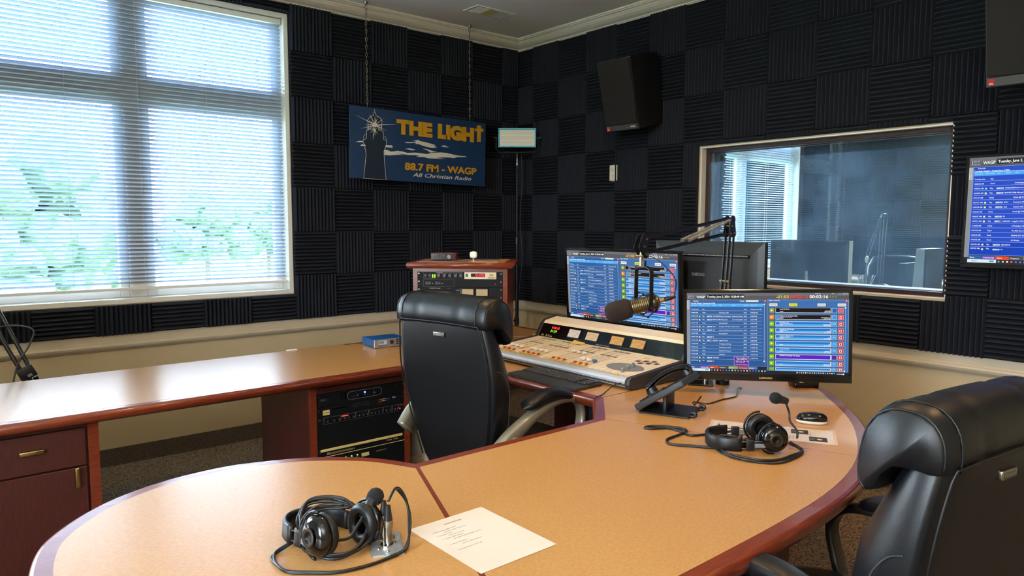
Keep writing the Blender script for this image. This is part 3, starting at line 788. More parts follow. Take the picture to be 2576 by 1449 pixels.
t, f = unit('blank_panel', 'plain black blank panel at the bottom of the under-counter rack', 'rack panel', lr, RW, .06, Z, .05)

# ---- upper corner rack standing on the desk, turned 45 degrees ----
ur = thing('corner_rack', 'cherry wood equipment rack with tan laminate top standing in the desk corner', 'rack cabinet', (2.353, 3.247, DZ+.001), -PI/4)
UH = .468
rack_frame(ur, RW, 0, UH, .40, post=.026)
MB().box((-RW/2, -.001, UH-.018), (RW/2, .02, UH), 'cherry').build('header', ur)
tp = slab([(-.298, -.042), (.298, -.042), (.298, .425), (-.298, .425)], UH+.034, .034, 'cherry_x').build('top', ur)
MB().box((-.25, .004, UH+.033), (.25, .39, UH+.0346), 'laminate').build('laminate_panel', tp)
Z = UH-.018
ul = DZ+.001
def unit2(name, label, cat, z0, z1, depth=.3, face='rack_black'):
    return unit(name, label, cat, ur, RW, z0, z1, depth, face)
def uroot(t): t.location = (2.353, 3.247, DZ+.001)
t, f = unit2('broadcast_delay', 'black rack delay unit with red digital 0.00 display, topmost in the corner rack', 'delay unit', Z-U*2, Z)
q = MB(); q.box((.025, -.0005, Z-.042), (.205, .004, Z-.004), 'beige_metal', bev=.003, seg=2); q.box((.062, -.001, Z-.030), (.142, .003, Z-.010), emat('#3a0810', .6))
q.box((.032, -.001, Z-.030), (.046, .003, Z-.012), 'slat_grey'); q.box((.166, -.002, Z-.028), (.190, .003, Z-.012), 'label_tan', bev=.002, seg=1); q.box((.169, -.0024, Z-.0265), (.187, 0, Z-.0135), 'yellow_plastic'); q.box((.156, -.001, Z-.037), (.200, .003, Z-.0335), 'black_plastic')
ptxt(q, 'DUMP', .1705, -.003, Z-.022, .005, 'ink', wid=.015)
ptxt(q, 'Eventide', -.132, .003, Z-.011, .0065, 'paper', wid=.036, bold=.01); ptxt(q, 'BD600 BROADCAST DELAY', -.090, .003, Z-.011, .0058, 'mid_grey', wid=.107)
for k, x in enumerate((-.205, -.180, -.13, -.098, -.066, -.034, -.004)): q.box((x, -.001, Z-.031), (x+.016, .004, Z-.015), 'slat_grey' if k > 1 else 'grey_plastic', bev=.001, seg=1); q.box((x+.001, .003, Z-.0375), (x+.015, .0036, Z-.0365), 'mid_grey')
for x0, x1, za, zb in ((-.208, -.136, -.041, -.003), (-.208, -.034, -.086, -.047)):
    for a, c in (((x0, .0028, Z+zb-.0006), (x1, .004, Z+zb)), ((x0, .0028, Z+za), (x1, .004, Z+za+.0006)), ((x0, .0028, Z+za), (x0+.0006, .004, Z+zb)), ((x1-.0006, .0028, Z+za), (x1, .004, Z+zb))): q.box(a, c, 'mid_grey')
for x in (-.200, -.145): q.box((x, .001, Z-.079), (x+.038, .004, Z-.056), 'black_gloss', bev=.001, seg=1); led(q, x+.012, Z-.067, 'mid_grey', .002); led(q, x+.026, Z-.067, 'mid_grey', .002); led(q, x+.044, Z-.068, 'red_plastic', .003, .0035)
screws(q, RW, Z-U*2, Z); q.build('controls', t)
q = MB(); ptxt(q, '0.00', .088, -.0018, Z-.027, .014, emat('#ff2038', 3.2), wid=.050, bold=.015); q.build('digital_display', t)['label'] = 'glowing red 0.00 digits'
q = MB()
for x in (-.158, -.146): q.box((x, -.001, Z-.036), (x+.006, .003, Z-.018), emat('#b4ff3c', 1.5))
for x in (-.116, -.084, -.020): led(q, x, Z-.017, emat('#ff4a3a', 3), .002, .0022)
led(q, .199, Z-.070, 'red_plastic', .003, .003); q.build('indicator_light', t)['label'] = 'green meter bars and red lights'
Z -= U*2
t, f = unit2('cassette_deck', 'black rack cassette deck with two cream needle meters and round silver knob', 'cassette deck', Z-U*3, Z)
q = MB(); ptxt(q, 'TASCAM 122mkIII', -.175, .003, Z-.009, .005, 'paper', wid=.062); q.box((-.205, -.002, Z-.10), (-.045, .003, Z-.016), 'black_gloss', bev=.002, seg=1)
q.box((-.19, -.004, Z-.075), (-.06, -.001, Z-.025), 'grey_plastic', bev=.002, seg=1); ptxt(q, 'MASTER', -.07, .003, Z-.009, .003, 'mid_grey')
q.box((.002, -.001, Z-.050), (.008, .003, Z-.008), 'slat_grey'); q.box((-.02, .001, Z-.022), (-.004, .003, Z-.014), 'slat_grey')
ptxt(q, 'PHONES', .16, .003, Z-.102, .0035, 'mid_grey'); q.cyl((.176, .002, Z-.114), (.176, -.003, Z-.114), .0045, 'nickel', n=12); q.cyl((.194, .002, Z-.114), (.194, -.006, Z-.114), .004, 'nickel', n=12); ptxt(q, 'INPUT', .157, .003, Z-.062, .003, 'mid_grey')
screws(q, RW, Z-U*3, Z); q.build('controls', t)
def vu(par, x, z, w, h, glow='#f0cf98', s=.55, mx=None, y=0):
    q = MB(); mx = mx or Matrix.Identity(4)
    q.box((x-.003, y-.002, z-.003), (x+w+.003, y+.003, z+h+.003), 'black_gloss', mx=mx)
    q.box((x, y-.0026, z), (x+w, y+.002, z+h), emat(glow, s), mx=mx)
    n = 12; cx, cz, R_ = x+w/2, z-h*.35, h*1.0
    for k in range(n):
        a = math.radians(48+84*k/(n-1)); r0 = R_*(1.02 if k % 2 else .98)
        q.cyl((cx+math.cos(a)*r0*1.25, y-.003, cz+math.sin(a)*r0), (cx+math.cos(a)*(r0+h*.1)*1.25, y-.003, cz+math.sin(a)*(r0+h*.1)), h*.008, 'ink' if k > 3 else 'red_plastic', n=4, mx=mx)
    a = math.radians(128); q.cyl((cx+math.cos(a)*h*.35, y-.0032, z+h*.02), (cx+math.cos(a)*R_*1.2, y-.0032, cz+math.sin(a)*R_), h*.008, 'ink', n=4, mx=mx)
    q.text('VU', cx, z+h*.25, h*.13, 'ink', mx=mx @ T(0, y-.0031, 0) @ TXM @ T(0, 0, 0), align='C')
    return q.build('level_meter', par)
vu(t, .012, Z-.046, .064, .036); vu(t, .092, Z-.046, .064, .036)
q = MB(); q.cyl((.1685, .003, Z-.080), (.1685, -.012, Z-.080), .0155, 'chrome', n=28); q.cyl((.1685, -.012, Z-.080), (.1685, -.016, Z-.080), .011, 'steel', n=24); q.build('knob', t)['label'] = 'round silver level knob'
Z -= U*3
t, f = unit2('vent_panel', 'plain beige metal blank panel in the corner rack, half behind the black chair', 'rack panel', Z-U, Z, .03, 'beige_metal')
q = MB()
for x in (.205,): 
    for dz in (.012, .033): q.cyl((x, .004, Z-dz), (x, .002, Z-dz), .004, 'black_plastic', n=12)
screws(q, RW, Z-U, Z, pitch=.026); q.build('screw', t)
Z -= U
t, f = unit2('blank_panel', 'black blank panel at the bottom of the corner rack', 'rack panel', .021, Z, .05)
q = MB(); screws(q, RW, .02, Z, pitch=.085); q.build('screw', t)
CRM = T(2.353, 3.247, DZ+.001) @ RZ(-PI/4)
def on_rack(x, y): v = CRM @ Vector((x, y, UH+.0346)); return (v.x, v.y, v.z)
t = thing('audio_interface', 'small black audio interface in red metal case on top of the corner rack', 'audio interface', on_rack(-.118, .175), -PI/4+.02)
MB().box((-.073, -.045, .003), (.073, .055, .046), 'red_metal', bev=.004).build('case', t)
q = MB(); q.box((-.068, -.0475, .007), (.068, -.044, .042), 'black_gloss', bev=.001, seg=1); q.cyl((-.058, -.046, .024), (-.058, -.050, .024), .010, 'black_metal', n=18); q.build('front_panel', t)
q = MB(); q.cyl((.034, -.046, .024), (.034, -.058, .024), .0115, 'mid_grey', n=24); q.build('knob', t)
for x in (-.030, .004): MB().cyl((x, -.046, .031), (x, -.055, .031), .0075, 'grey_plastic', n=18).build('knob', t)
q = MB(); 
for sx_ in (-.06, .06): q.box((sx_-.008, -.03, 0), (sx_+.008, .04, .004), 'black_plastic')
q.build('foot', t)
t = thing('room_sensor', 'small rounded white sensor on a stubby stand on the corner rack', 'sensor', on_rack(.063, .10), -PI/4)
q = MB(); rings = []
for k in range(9):
    zz = -1+2*k/8; a = .021*(1-abs(zz)**3.2)**(1/3.2)+.0002; rings.append(se_ring(0, 0, .037+zz*.021, a, a*.7, 3.2, 24))
q.loft(rings, 'white_plastic'); q.build('head', t)
q = MB(); q.cyl((0, 0, .0), (0, 0, .018), .005, 'nickel', n=12); q.cyl((0, 0, 0), (0, 0, .003), .013, 'white_plastic', r1=.006, n=20); q.build('stand', t)
def flat(name, label, cat, x0, y0, x1, y1, m, h=.0012, root=None):
    o = MB().box((x0, y0, 0), (x1, y1, h), m).build(name); o.matrix_world = T(*on_rack(0, 0)) @ RZ(-PI/4); return tag(o, label, cat)
flat('picture_sheet', 'glossy grey printed sheet lying at the left front of the corner rack top', 'sheet', -.225, .02, .03, .095, 'slat_grey')
flat('plastic_card', 'narrow white card lying on the right front of the corner rack top', 'card', .085, .018, .21, .032, 'paper')
flat('folder', 'thin black folder lying at the back of the corner rack top', 'folder', -.10, .255, .19, .30, 'black_plastic', .003)

# ================= mixing console =================
con = thing('mixing_console', 'beige radio mixing console with black meter bridge and grey front roll', 'mixing console', (2.33, 2.50, DZ+.0012), -PI/2)
X0c, X1c = -.497, .497
prof = [(.012, .012), (.004, .022), (.004, .036), (.016, .049), (.034, .053)]
def ext(q, prof, x0, x1, m, closed=True, smooth=False): return q.loft([[(x0, y, z) for y, z in prof], [(x1, y, z) for y, z in prof]], m, smooth=smooth)
surf = lambda y: .053+(y-.034)*(.027/.356)
q = MB(); ext(q, [(.034, .008), (.034, .052), (.39, .0795), (.39, .008)], X0c, X1c, 'beige_metal'); body = q.build('base', con)
q = MB(); ext(q, [(.036, .010), (.010, .010), (.002, .020), (.001, .034), (.006, .045), (.018, .052), (.036, .0545)], X0c, X1c, 'alu_paint', smooth=False)
for i in range(120): x = X0c+.012+i*.0082; q.box((x, -.0002, .018), (x+.0045, .004, .026), 'black_plastic')
q.build('front_roll', con)['label'] = 'silver rounded front edge with a row of small slots'
q = MB(); ext(q, [(.39, .008), (.39, .0795), (.432, .152), (.447, .166), (.535, .182), (.535, .008)], X0c, X1c, 'beige_metal'); q.build('meter_bridge', con)
SL = Matrix.Rotation(math.atan2(.0725, .042), 4, 'X')   # lie on the bridge face
FM = T(0, .39, .0795) @ SL     # local x across, local y up the face, z out toward the operator
fh = math.hypot(.042, .0725)
q = MB(); q.box((X0c+.004, .002, .0002), (X1c-.004, fh-.001, .003), 'black_gloss', mx=FM)
bf = q.build('bridge_panel', con); bf['label'] = 'glossy black meter panel'
q = MB()
for x0 in (-.268, -.134, .040, .178):
    w, h = .084, .046; y0 = .026
    a = MB()
for x0, gl in ((-.268, '#f4dccb'), (-.134, '#f6cf9e'), (.040, '#f2b565'), (.178, '#f2b565')):
    w, h, y0 = .082, .044, .024; a = MB()
    a.box((x0-.006, y0-.006, .003), (x0+w+.006, y0+h+.005, .006), 'black_plastic', mx=FM)
    a.box((x0, y0, .006), (x0+w, y0+h, .0066), emat(gl, .75), mx=FM)
    n = 13; cx, cy, R_ = x0+w/2, y0-h*.30, h*1.02
    for k in range(n):
        t_ = math.radians(50+80*k/(n-1)); c1 = 1.35
        a.cyl((cx+math.cos(t_)*R_*c1, cy+math.sin(t_)*R_, .0068), (cx+math.cos(t_)*(R_+h*.11)*c1, cy+math.sin(t_)*(R_+h*.11), .0068), .0004, 'red_plastic' if k < 4 else 'ink', n=4, mx=FM)
        if k < n-1:
            t2 = math.radians(50+80*(k+1)/(n-1)); a.cyl((cx+math.cos(t_)*R_*c1, cy+math.sin(t_)*R_, .0068), (cx+math.cos(t2)*R_*c1, cy+math.sin(t2)*R_, .0068), .0003, 'ink', n=4, mx=FM)
    t_ = math.radians(62); a.cyl((cx+.004, y0+.002, .0070), (cx+math.cos(t_)*R_*c1, cy+math.sin(t_)*R_, .0070), .0005, 'ink', n=4, mx=FM)
    a.text('VU', cx, y0+h*.2, .005, 'ink', z=.0068, mx=FM, align='C'); a.build('level_meter', con)['label'] = 'pale lit needle meter' if gl == '#f4dccb' else 'amber lit needle meter'
q = MB()
q.text('R 55e', -.470, .006, .011, 'label_tan', z=.0033, mx=FM, bold=.012, wid=.085)
q.text('PROGRAM', -.178, .014, .004, 'mid_grey', z=.0033, mx=FM, align='C'); q.text('Radio On-Air Console', -.045, .006, .006, 'paper', z=.0033, mx=FM, wid=.088)
q.text('LEFT --- SWITCHED METER --- RIGHT', .155, .012, .0038, 'mid_grey', z=.0033, mx=FM, align='C'); q.text('AUDIOARTS ENGINEERING', .360, .004, .0035, 'mid_grey', z=.0033, mx=FM, wid=.09)
q.text('CLOCK', -.375, .076, .003, 'mid_grey', z=.0033, mx=FM); q.text('TIMER', -.385, .028, .003, 'mid_grey', z=.0033, mx=FM)
q.build('printing', con)
q = MB(); q.text('9:28:10', -.412, .055, .014, emat('#ff3030', 2.6), z=.0034, mx=FM, wid=.062, bold=.012); q.build('clock_digits', con)['label'] = 'red clock digits'
q = MB(); q.text('21:29', -.412, .035, .013, emat('#7dff30', 1.8), z=.0034, mx=FM, wid=.050, bold=.012); q.build('timer_digits', con)['label'] = 'green timer digits'
q = MB()
for k in range(12):
    R_ = .014+k*.007; P = [(.445-R_*math.cos(a), .014+R_*math.sin(a)*.85, .0036) for a in [math.radians(4+j*8) for j in range(10)] if .014+R_*math.sin(a)*.85 < fh-.006 and .445-R_*math.cos(a) > .352]
    if len(P) > 1: q.tube(P, .0007, 'slat_grey', n=4, mx=FM)
q.build('speaker_grille', con)
for sx_, nm in ((-1, 'end_cheek'), (1, 'end_cheek')):
    x = sx_*.497; q = MB()
    pr = [(.020, .0), (-.002, .008), (-.010, .026), (-.008, .044), (.006, .056), (.03, .0585), (.388, .0855), (.430, .160), (.446, .173), (.540, .188), (.540, .0)]
    x2 = x+sx_*.022
    r0 = [(x, y, z) for y, z in pr]; r1 = [(x+sx_*.014, y, z) for y, z in pr]; cy, cz = .27, .05
    r2 = [(x2, cy+(y-cy)*.985, cz+(z-cz)*.93) for y, z in pr]
    rings = [r0, r1, r2] if sx_ > 0 else [r2, r1, r0]
    q.loft(rings, 'grey_plastic', smooth=False)
    if sx_ > 0:
        for r in range(4):
            for k in range(8): q.box((x2-.001, .10+k*.016+r*.006, .016+r*.010), (x2+.0006, .108+k*.016+r*.006, .021+r*.010), 'black_plastic')
    q.build(nm, con)['label'] = 'dark grey moulded end cheek'
a_s = math.atan2(.027, .356)
SM = T(0, .034, .0534) @ Matrix.Rotation(a_s, 4, 'X')     # lies on the work surface
def sy(y): return (y-.034)/math.cos(a_s)
chans = [-.412, -.374, -.336, -.258, -.220, -.182, -.144, -.034, .004, .042, .116, .154, .192]
fad = [.128]*7+[.214]*3+[.128]*3
q = MB()
for i, x in enumerate(chans):
    q.box((x-.0007, sy(.085), 0), (x+.0007, sy(.235), .0006), 'slat_grey', mx=SM)
    q.box((x-.014, sy(.258), 0), (x+.014, sy(.276), .0005), 'mid_grey', mx=SM)
    q.box((x-.014, sy(.352), 0), (x+.014, sy(.372), .0005), 'mid_grey', mx=SM)
    q.box((x-.015, sy(.040), 0), (x+.015, sy(.068), .0004), 'label_tan', mx=SM)
    for k in range(5): q.cyl((x-.006+(k % 2)*.0, sy(.292+k*.012), 0), (x-.006, sy(.292+k*.012), .0009), .0026 if k < 4 else .0018, 'red_plastic' if k == 4 else 'slat_grey', n=8, mx=SM)
    q.text('PGM AUD', x-.012, sy(.262), .004, 'ink', z=.0007, mx=SM); q.text('A   B', x-.012, sy(.358), .004, 'ink', z=.0007, mx=SM)
for x in [X0c+.0365*k+.014 for k in range(27)]: q.box((x-.0002, sy(.036), 0), (x+.0002, sy(.386), .0003), 'mid_grey', mx=SM); q.cyl((x+.018, sy(.040), 0), (x+.018, sy(.040), .0008), .0018, 'black_plastic', n=8, mx=SM)
for x, y in ((-.30, .04), (-.075, .055), (-.074, .21), (.078, .04), (-.46, .03), (.335, .33)): q.box((x-.014, sy(y), 0), (x+.014, sy(y+.010), .0005), 'label_tan', mx=SM)
q.build('printing', con)
for i, x in enumerate(chans):
    for y, m_, nm in ((.053, 'yellow_plastic', 'button'), (.078, 'red_plastic', 'button')):
        q = MB(); q.box((x-.009-(.004 if m_ == 'red_plastic' else 0), sy(y)-.007, 0), (x+.007-(.004 if m_ == 'red_plastic' else 0), sy(y)+.007, .006), m_, mx=SM, bev=.002, seg=1); q.build(nm, con)['label'] = ('yellow' if m_[0] == 'y' else 'red')+' square button'
    q = MB(); c_ = 'white_plastic' if i < 12 else 'blue_plastic'; y = sy(fad[i])
    q.box((x-.004, y-.008, .002), (x+.004, y+.008, .008), c_, mx=SM, bev=.002, seg=1)
    for dx in (-.0075, .0075): q.sphere((x+dx, y, .010), .0072, c_, n=12, sc=(1, 1.1, .9), mx=SM)
    q.build('fader_knob', con)['label'] = ('white' if i < 12 else 'blue')+' fader knob'
q = MB(); P = [(.36+.10*math.cos(t_), sy(.15)+.062*math.sin(t_)) for t_ in [2*PI*k/40 for k in range(40)]]
q.prism([(a, c) for a, c in P], 0, .0004, 'mid_grey', mx=SM)
for x, y in ((.335, .26), (.37, .235), (.37, .275), (.405, .25), (.405, .29), (.44, .265)): q.box((x-.012, sy(y), .0), (x+.012, sy(y+.026), .0006), 'slat_grey', mx=SM); q.box((x-.004, sy(y+.009), .0005), (x+.001, sy(y+.015), .002), 'red_plastic' if x in (.37, .405) and y < .28 else 'mid_grey', mx=SM)
q.build('monitor_section', con)['label'] = 'grey printed monitor section'
for x, y, m_ in ((.408, .078, 'grey'), (.396, .128, 'tan'), (.388, .176, 'blue')):
    q = MB(); yy = sy(y); q.cyl((x, yy, 0), (x, yy, .016), .0075, 'mid_grey', r1=.0065, n=18, mx=SM); q.cyl((x, yy, .016), (x, yy, .018), .0055, {'grey': 'alu_paint', 'tan': 'label_tan', 'blue': 'blue_plastic'}[m_], n=16, mx=SM); q.build('knob', con)
q = MB(); q.box((.411, sy(.022), 0), (.428, sy(.034), .006), 'yellow_plastic', mx=SM, bev=.002, seg=1); q.build('button', con)['label'] = 'yellow square button'
o = MB(); o.add([(-.20, .318, 0), (-.118, .332, .0), (-.132, .405, .012), (-.214, .392, .016), (-.20, .318, .0008), (-.118, .332, .0008), (-.132, .405, .0128), (-.214, .392, .0168)], [(0, 3, 2, 1), (4, 5, 6, 7), (0, 1, 5, 4), (1, 2, 6, 5), (2, 3, 7, 6), (3, 0, 4, 7)], 'post_it', mx=SM)
o = o.build('sticky_note'); o.matrix_world = T(2.33, 2.50, DZ+.0022) @ RZ(-PI/2); tag(o, 'yellow sticky note lying on the mixing console below its meters', 'note')

# ---- keyboard ----
kb = thing('keyboard', 'black computer keyboard with palm rest lying in front of the mixing console', 'keyboard', (2.235, 2.352, DZ+.001), -PI/2)
q = MB(); q.box((-.225, -.01, .0), (.225, .082, .014), 'black_plastic', bev=.006); q.build('body', kb)
q = MB(); pts = [(-.228, -.03), (-.225, -.088), (-.20, -.098), (.20, -.098), (.225, -.088), (.228, -.03), (.222, .0), (-.222, .0)]
q.prism(pts, .001, .012, 'grey_plastic'); q.build('palm_rest', kb)
q = MB()
for r in range(6):
    x = -.214
    while x < .212:
        w = .0175
        if r == 0 and -.15 < x < -.02: w = .1 if x < -.1 else .0175
        if abs(x-.075) < .008 or abs(x-.142) < .006: x += .010; continue
        if x+w > .216: break
        q.box((x, -.004+r*.0142, .013), (x+w-.0022, -.004+r*.0142+.0118, .020), 'slat_grey' if False else 'grey_plastic', bev=.0022, seg=1); x += w
q.build('keys', kb)['kind'] = 'stuff'
kb.children[-1]['label'] = 'rows of dark grey keys'

# ================= screens =================
def ui(tv=False):
    """the radio automation screen, drawn in a 1980 x 1045 frame (origin top left)"""
    b = MB(); S = 1.0/1980; H_ = 1045
    blue = '#1848c8' if tv else '#2c5f9f'; dark = '#0b2f9a' if tv else '#1c3f78'; hd = '#4aa8f0'
    lay = [0]
    def R(x0, y0, x1, y1, c, l, s=1.0): b.rect((x0-145)*S, (H_-(y1-170))*S, (x1-145)*S, (H_-(y0-170))*S, emat(c, s), z=.0003*l)
    def X(s, x, y, h, c='#ffffff', l=4, wid=None, bold=.012, al='L', st=1.0): b.text(s, (x-145)*S, (H_-(y-170))*S, h*S, emat(c, st), z=.0003*l, wid=wid*S if wid else None, bold=bold, align=al)
    R(145, 170, 2125, 1215, '#20262e' if tv else '#1a2028', 0); R(145, 170, 2125, 262, '#55575c', 1); R(145, 170, 2125, 205, '#6a6c72', 2)
    R(145, 262, 188, 1150, '#8a9098', 1); R(148, 268, 176, 385, '#c9ccd2', 2)
    b.text('Navigation Bar', 0, 0, 13*S, emat('#202020'), z=.0012, mx=T((158-145)*S, (H_-(275-170))*S, 0) @ RZ(-PI/2))
    R(150, 195, 250, 246, '#9aa0a8', 3); R(153, 198, 247, 243, '#3c4048', 4)
    for a, c in ((165, 175), (180, 212), (216, 240)):
        for yy in (205, 218, 232): R(a if a != 165 else 163, yy, c, yy+5, '#c8ccd4', 5)
    R(168, 203, 174, 238, '#c8ccd4', 5)
    X('WAGP', 268, 236, 29, wid=110, bold=.02); R(392, 190, 870, 242, '#101216', 3); X('Tuesday, June 2, 2026 10:28:48 AM', 402, 229, 25, wid=462, bold=.02)
    X('-01:03', 1262, 238, 36, '#ffc23a', wid=152, bold=.02); X('00:02:16', 1430, 238, 36, '#ff3a2a', wid=216, bold=.02); X('00:02:16', 1662, 236, 36, wid=220, bold=.02); X('- - -', 1898, 232, 34, '#e8d84a', wid=84)
    X('Event Timer', 1730, 183, 9); X('Host', 1520, 185, 9, '#ff5040'); X('Top of hour', 1300, 187, 9, '#50d060'); R(1925, 176, 1952, 182, '#d8d84a', 4)
    for k in range(8):
        a = 2*PI*k/8; R(2018+10*math.cos(a)-2, 184+10*math.sin(a)-2, 2018+10*math.cos(a)+2, 184+10*math.sin(a)+2, '#c0c4c8', 4)
    for k in range(3): R(2052+k*22, 172, 2068+k*22, 190, '#a0a4a8', 4)
    # left panel
    R(186, 262, 1142, 1126, '#7fb0e0', 2); R(189, 265, 1139, 1123, blue, 3)
    for k in range(8): R(190, 1000+k*15, 1138, 1122, dark, 3+.1*k) if k == 0 else None
    X('Schedule', 228, 283, 13); X('Currently Viewing:  Tuesday June 2 2026', 195, 311, 14, wid=310, bold=.02)
    X('Highlight', 815, 281, 12, l=5); R(890, 262, 1045, 286, '#dfe8d8', 4); R(1113, 260, 1140, 286, '#e02838', 5); R(1122, 266, 1131, 280, '#ffffff', 6)
    R(195, 310, 1106, 350, '#8ccaff', 4); R(198, 318, 1103, 350, hd, 5)
    for s_, x in (('Comment', 204), ('Stats', 300), ('Item', 345), ('Cat', 402), ('Name', 475), ('Title', 556), ('Artist', 720), ('Duration', 864), ('Sched Time', 948)): X(s_, x, 336, 12, '#c8e6ff', l=6)
    rows = [('Tuesday, June', 0, 'Day', '', '', '', '', '00:00', 'Tuesday, June 2, 2026'), ('10:00:00 AM', 0, 'Clock', '', '', '0 Weekdays 1000', '', '00:00', '10:00:00 AM'),
        ('10:00:33 AM', 1, 'Play', 'PGM', 'WISDOMD', 'Wisdom for the Heart D', 'Wisdom for the Heart', '28:29', '6:28:55 PM'), ('10:29:02 AM', 2, 'Play', 'PGM', 'MONEYLIF', 'My Money Life', 'Crown Financial Mini', '01:59', '6:30:59 PM'),
        ('10:31:01 AM', 0, 'Break', '', '', 'Break @ 29:00', '', '02:00', '6:30:25 PM'), ('10:31:01 AM', 2, 'Play', 'PGM', 'RUN', 'Running to Win 25 min', 'Moody Church', '24:57', '6:32:25 PM'),
        ('10:55:58 AM', 2, 'Play', 'PGM', 'AIG', 'Answers with Ken Ham', 'Answers in Genesis', '00:59', '6:57:24 PM'), ('10:56:57 AM', 0, 'Break', '', '', 'Break @ 57:00', '', '02:00', '6:58:23 PM'),
        ('10:56:57 AM', 2, 'Play', 'PGM', 'PS', '', '', '00:15', '6:58:23 PM'), ('10:57:12 AM', 2, 'Play', 'ID', 'LEGALID', 'Legal Id Chris', '', '00:09', '6:58:38 PM'),
        ('11:00:00 AM', 0, 'Clock', '', '', '0 Weekdays 1100 Turns', '', '00:00', '11:00:00 AM'), ('10:57:22 AM', 0, 'Segue', '', '', 'The Bible Line or NFTH', '', '00:00', '11:00:00 AM'),
        ('10:57:22 AM', 0, 'Goto', '', '', '00:58:45 GTL Simple G', '', '00:00', '11:00:45 AM'), ('10:57:22 AM', 0, 'Break', '', '', ':59 Break', '', '00:00', '11:00:45 AM'),
        ('10:57:22 AM', 2, 'Play', 'PGM', 'SRNNEWS', '', '', '', '11:00:45 AM'), ('10:57:22 AM', 2, 'Play', 'PGM', 'PS', '', '', '', '')]
    for i, r in enumerate(rows):
        y = 380+i*45.6; n = i == 15
        X(r[0], 202, y+8-(6 if n else 0), 12); X(r[2], 345, y+8-(6 if n else 0), 12)
        if r[1]: R(300, y-4, 318, y+13, '#58e0a0' if r[1] == 1 else '#f0ec50', 4); R(305, y+1, 313, y+8, '#ffffff', 5)
        if r[3]: R(402, y-3, 462, y+12, '#c8d4e4', 4); R(434, y-1, 460, y+10, '#5a84c0' if r[3] == 'PGM' else '#17253c', 5); X(r[3], 437, y+9, 10, '#e8f0ff', l=6); X(r[4], 475, y+9, 12)
        X(r[5], 556, y+9, 12, wid=min(150, 8*len(r[5])) if r[5] else None) if r[5] else None
        X(r[6], 718, y+8, 12, wid=min(134, 8*len(r[6]))) if r[6] else None
        X(r[7], 864, y+8, 12) if r[7] else None
        X(r[8], 948, y+7, 12, wid=min(140, 8*len(r[8]))) if r[8] else None
        if i < 15: R(202, y+21, 1094, y+23.5, '#a8c8ec', 4)
    R(1116, 312, 1119, 1062, '#c8e0ff', 4); R(1110, 308, 1125, 323, '#ffffff', 5); R(1110, 1050, 1125, 1066, '#ffffff', 5)
    if not tv:
        R(744, 1000, 930, 1128, '#c8a8e8', 7); R(748, 1004, 926, 1124, '#5a2a90', 8); X('Time to next Bible talk', 770, 1024, 11, l=9); X('Start of Bible Line', 780, 1040, 12, l=9); X('0 0 0  01  28  14', 766, 1068, 15, l=9, wid=150); X('Days  Hours  Min  Sec', 772, 1082, 8, l=9); R(760, 1104, 915, 1108, '#e8d8f8', 9)
    for k, (c, s_) in enumerate((('#2c5f9f', 'Music'), ('#6a4ac0', 'Commercials'), ('#e0481c', 'Liners'), ('#4a4a4a', 'Programs'), ('#94a05a', 'History'), ('#b02850', 'Art Inventory'), ('#4a7ac0', 'Schedule'))):
        R(190+k*121, 1132, 309+k*121, 1166, c, 4); X(s_, 202+k*121, 1156, 13, l=5)
    R(145, 1166, 1140, 1215, '#141c2c', 2); R(180, 1168, 440, 1200, '#d8eef0', 4); X('Search', 220, 1190, 13, '#404040', l=5); R(380, 1176, 420, 1192, '#50a0a0', 5)
    cols = ('#4aa8f0', '#f0c850', '#e8e8e8', '#f07030', '#a050c0', '#3a8ae0', '#5ac0f0', '#e8e8e8', '#c8c8c8', '#60b0a0')
    for k in range(19): R(455+k*37, 1177, 471+k*37, 1193, cols[k % 10], 4)
    # right panel
    R(1152, 256, 2125, 1176, '#7fb0e0', 2); R(1156, 260, 2120, 1172, '#3a6eb0' if not tv else blue, 3); X('Engine - [WAGP]', 1172, 273, 13); R(2084, 254, 2112, 284, '#e02838', 5); R(2093, 262, 2103, 276, '#ffffff', 6)
    for x, s_, c in ((1174, 'Start Next', '#e4e8e4'), (1414, 'Auto Segue', '#f0e83c'), (1752, 'Fade Out', '#e4e8e4'), (1990, 'Goto Line', '#e4e8e4')): R(x, 300, x+110, 346, '#16305a', 4); R(x+3, 303, x+104, 342, c, 5); X(s_, x+16, 328, 13, '#303030', l=6, wid=76)
    tr = [('Legal Id Chris', '#000000', '#8a9c5a', '', '#2060b0'), ('Wisdom for the Heart Daily', '#000000', '#f08c1c', 'Wisdom for the Heart', '#3a9ae8'), ('My Money Life', '', '', 'Crown Financial Ministry', ''), ('Running to Win 25 min', '', '', 'Moody Church', ''), ('Answers with Ken Ham', '', '', 'Answers in Genesis', ''), ('', '', '', '', ''), ('Legal Id Chris', '', '', '', ''), ('00:58:45 GTL Simple GTL Simple', '#5818c8', '', '', '#5818a0'), ('', '', '', '', ''), ('', '', '', '', '')]
    for i, (a, c, g, sub, sp) in enumerate(tr):
        y0 = 358+i*86.5-(0 if i < 2 else (i-2)*1.6); y1 = min(y0+70, 1170); c = c or '#1478d0'; g = g or '#86b81c'
        R(1174, y0, 2076, y1, '#16356c', 4); R(1180, y0+5, 1240, y1-4, g, 5); m = (y0+y1)/2
        b.add([((1196-145)*S, (H_-(m+16-170))*S, .0018), ((1196-145)*S, (H_-(m-16-170))*S, .0018), ((1224-145)*S, (H_-(m-170))*S, .0018)], [(0, 2, 1)], emat('#e8ff90' if i != 1 else '#ffd8a0')) if y1-y0 > 60 else None
        R(1254, y0+4, 1920, y1-2, '#e8f4ff' if c != '#000000' else '#d8dcdc', 5); R(1258, y0+(10 if c != '#000000' else 6), 1912, y1-8, c, 6)
        if c == '#1478d0': R(1262, m+4, 1908, y1-10, '#58b4f0', 7)
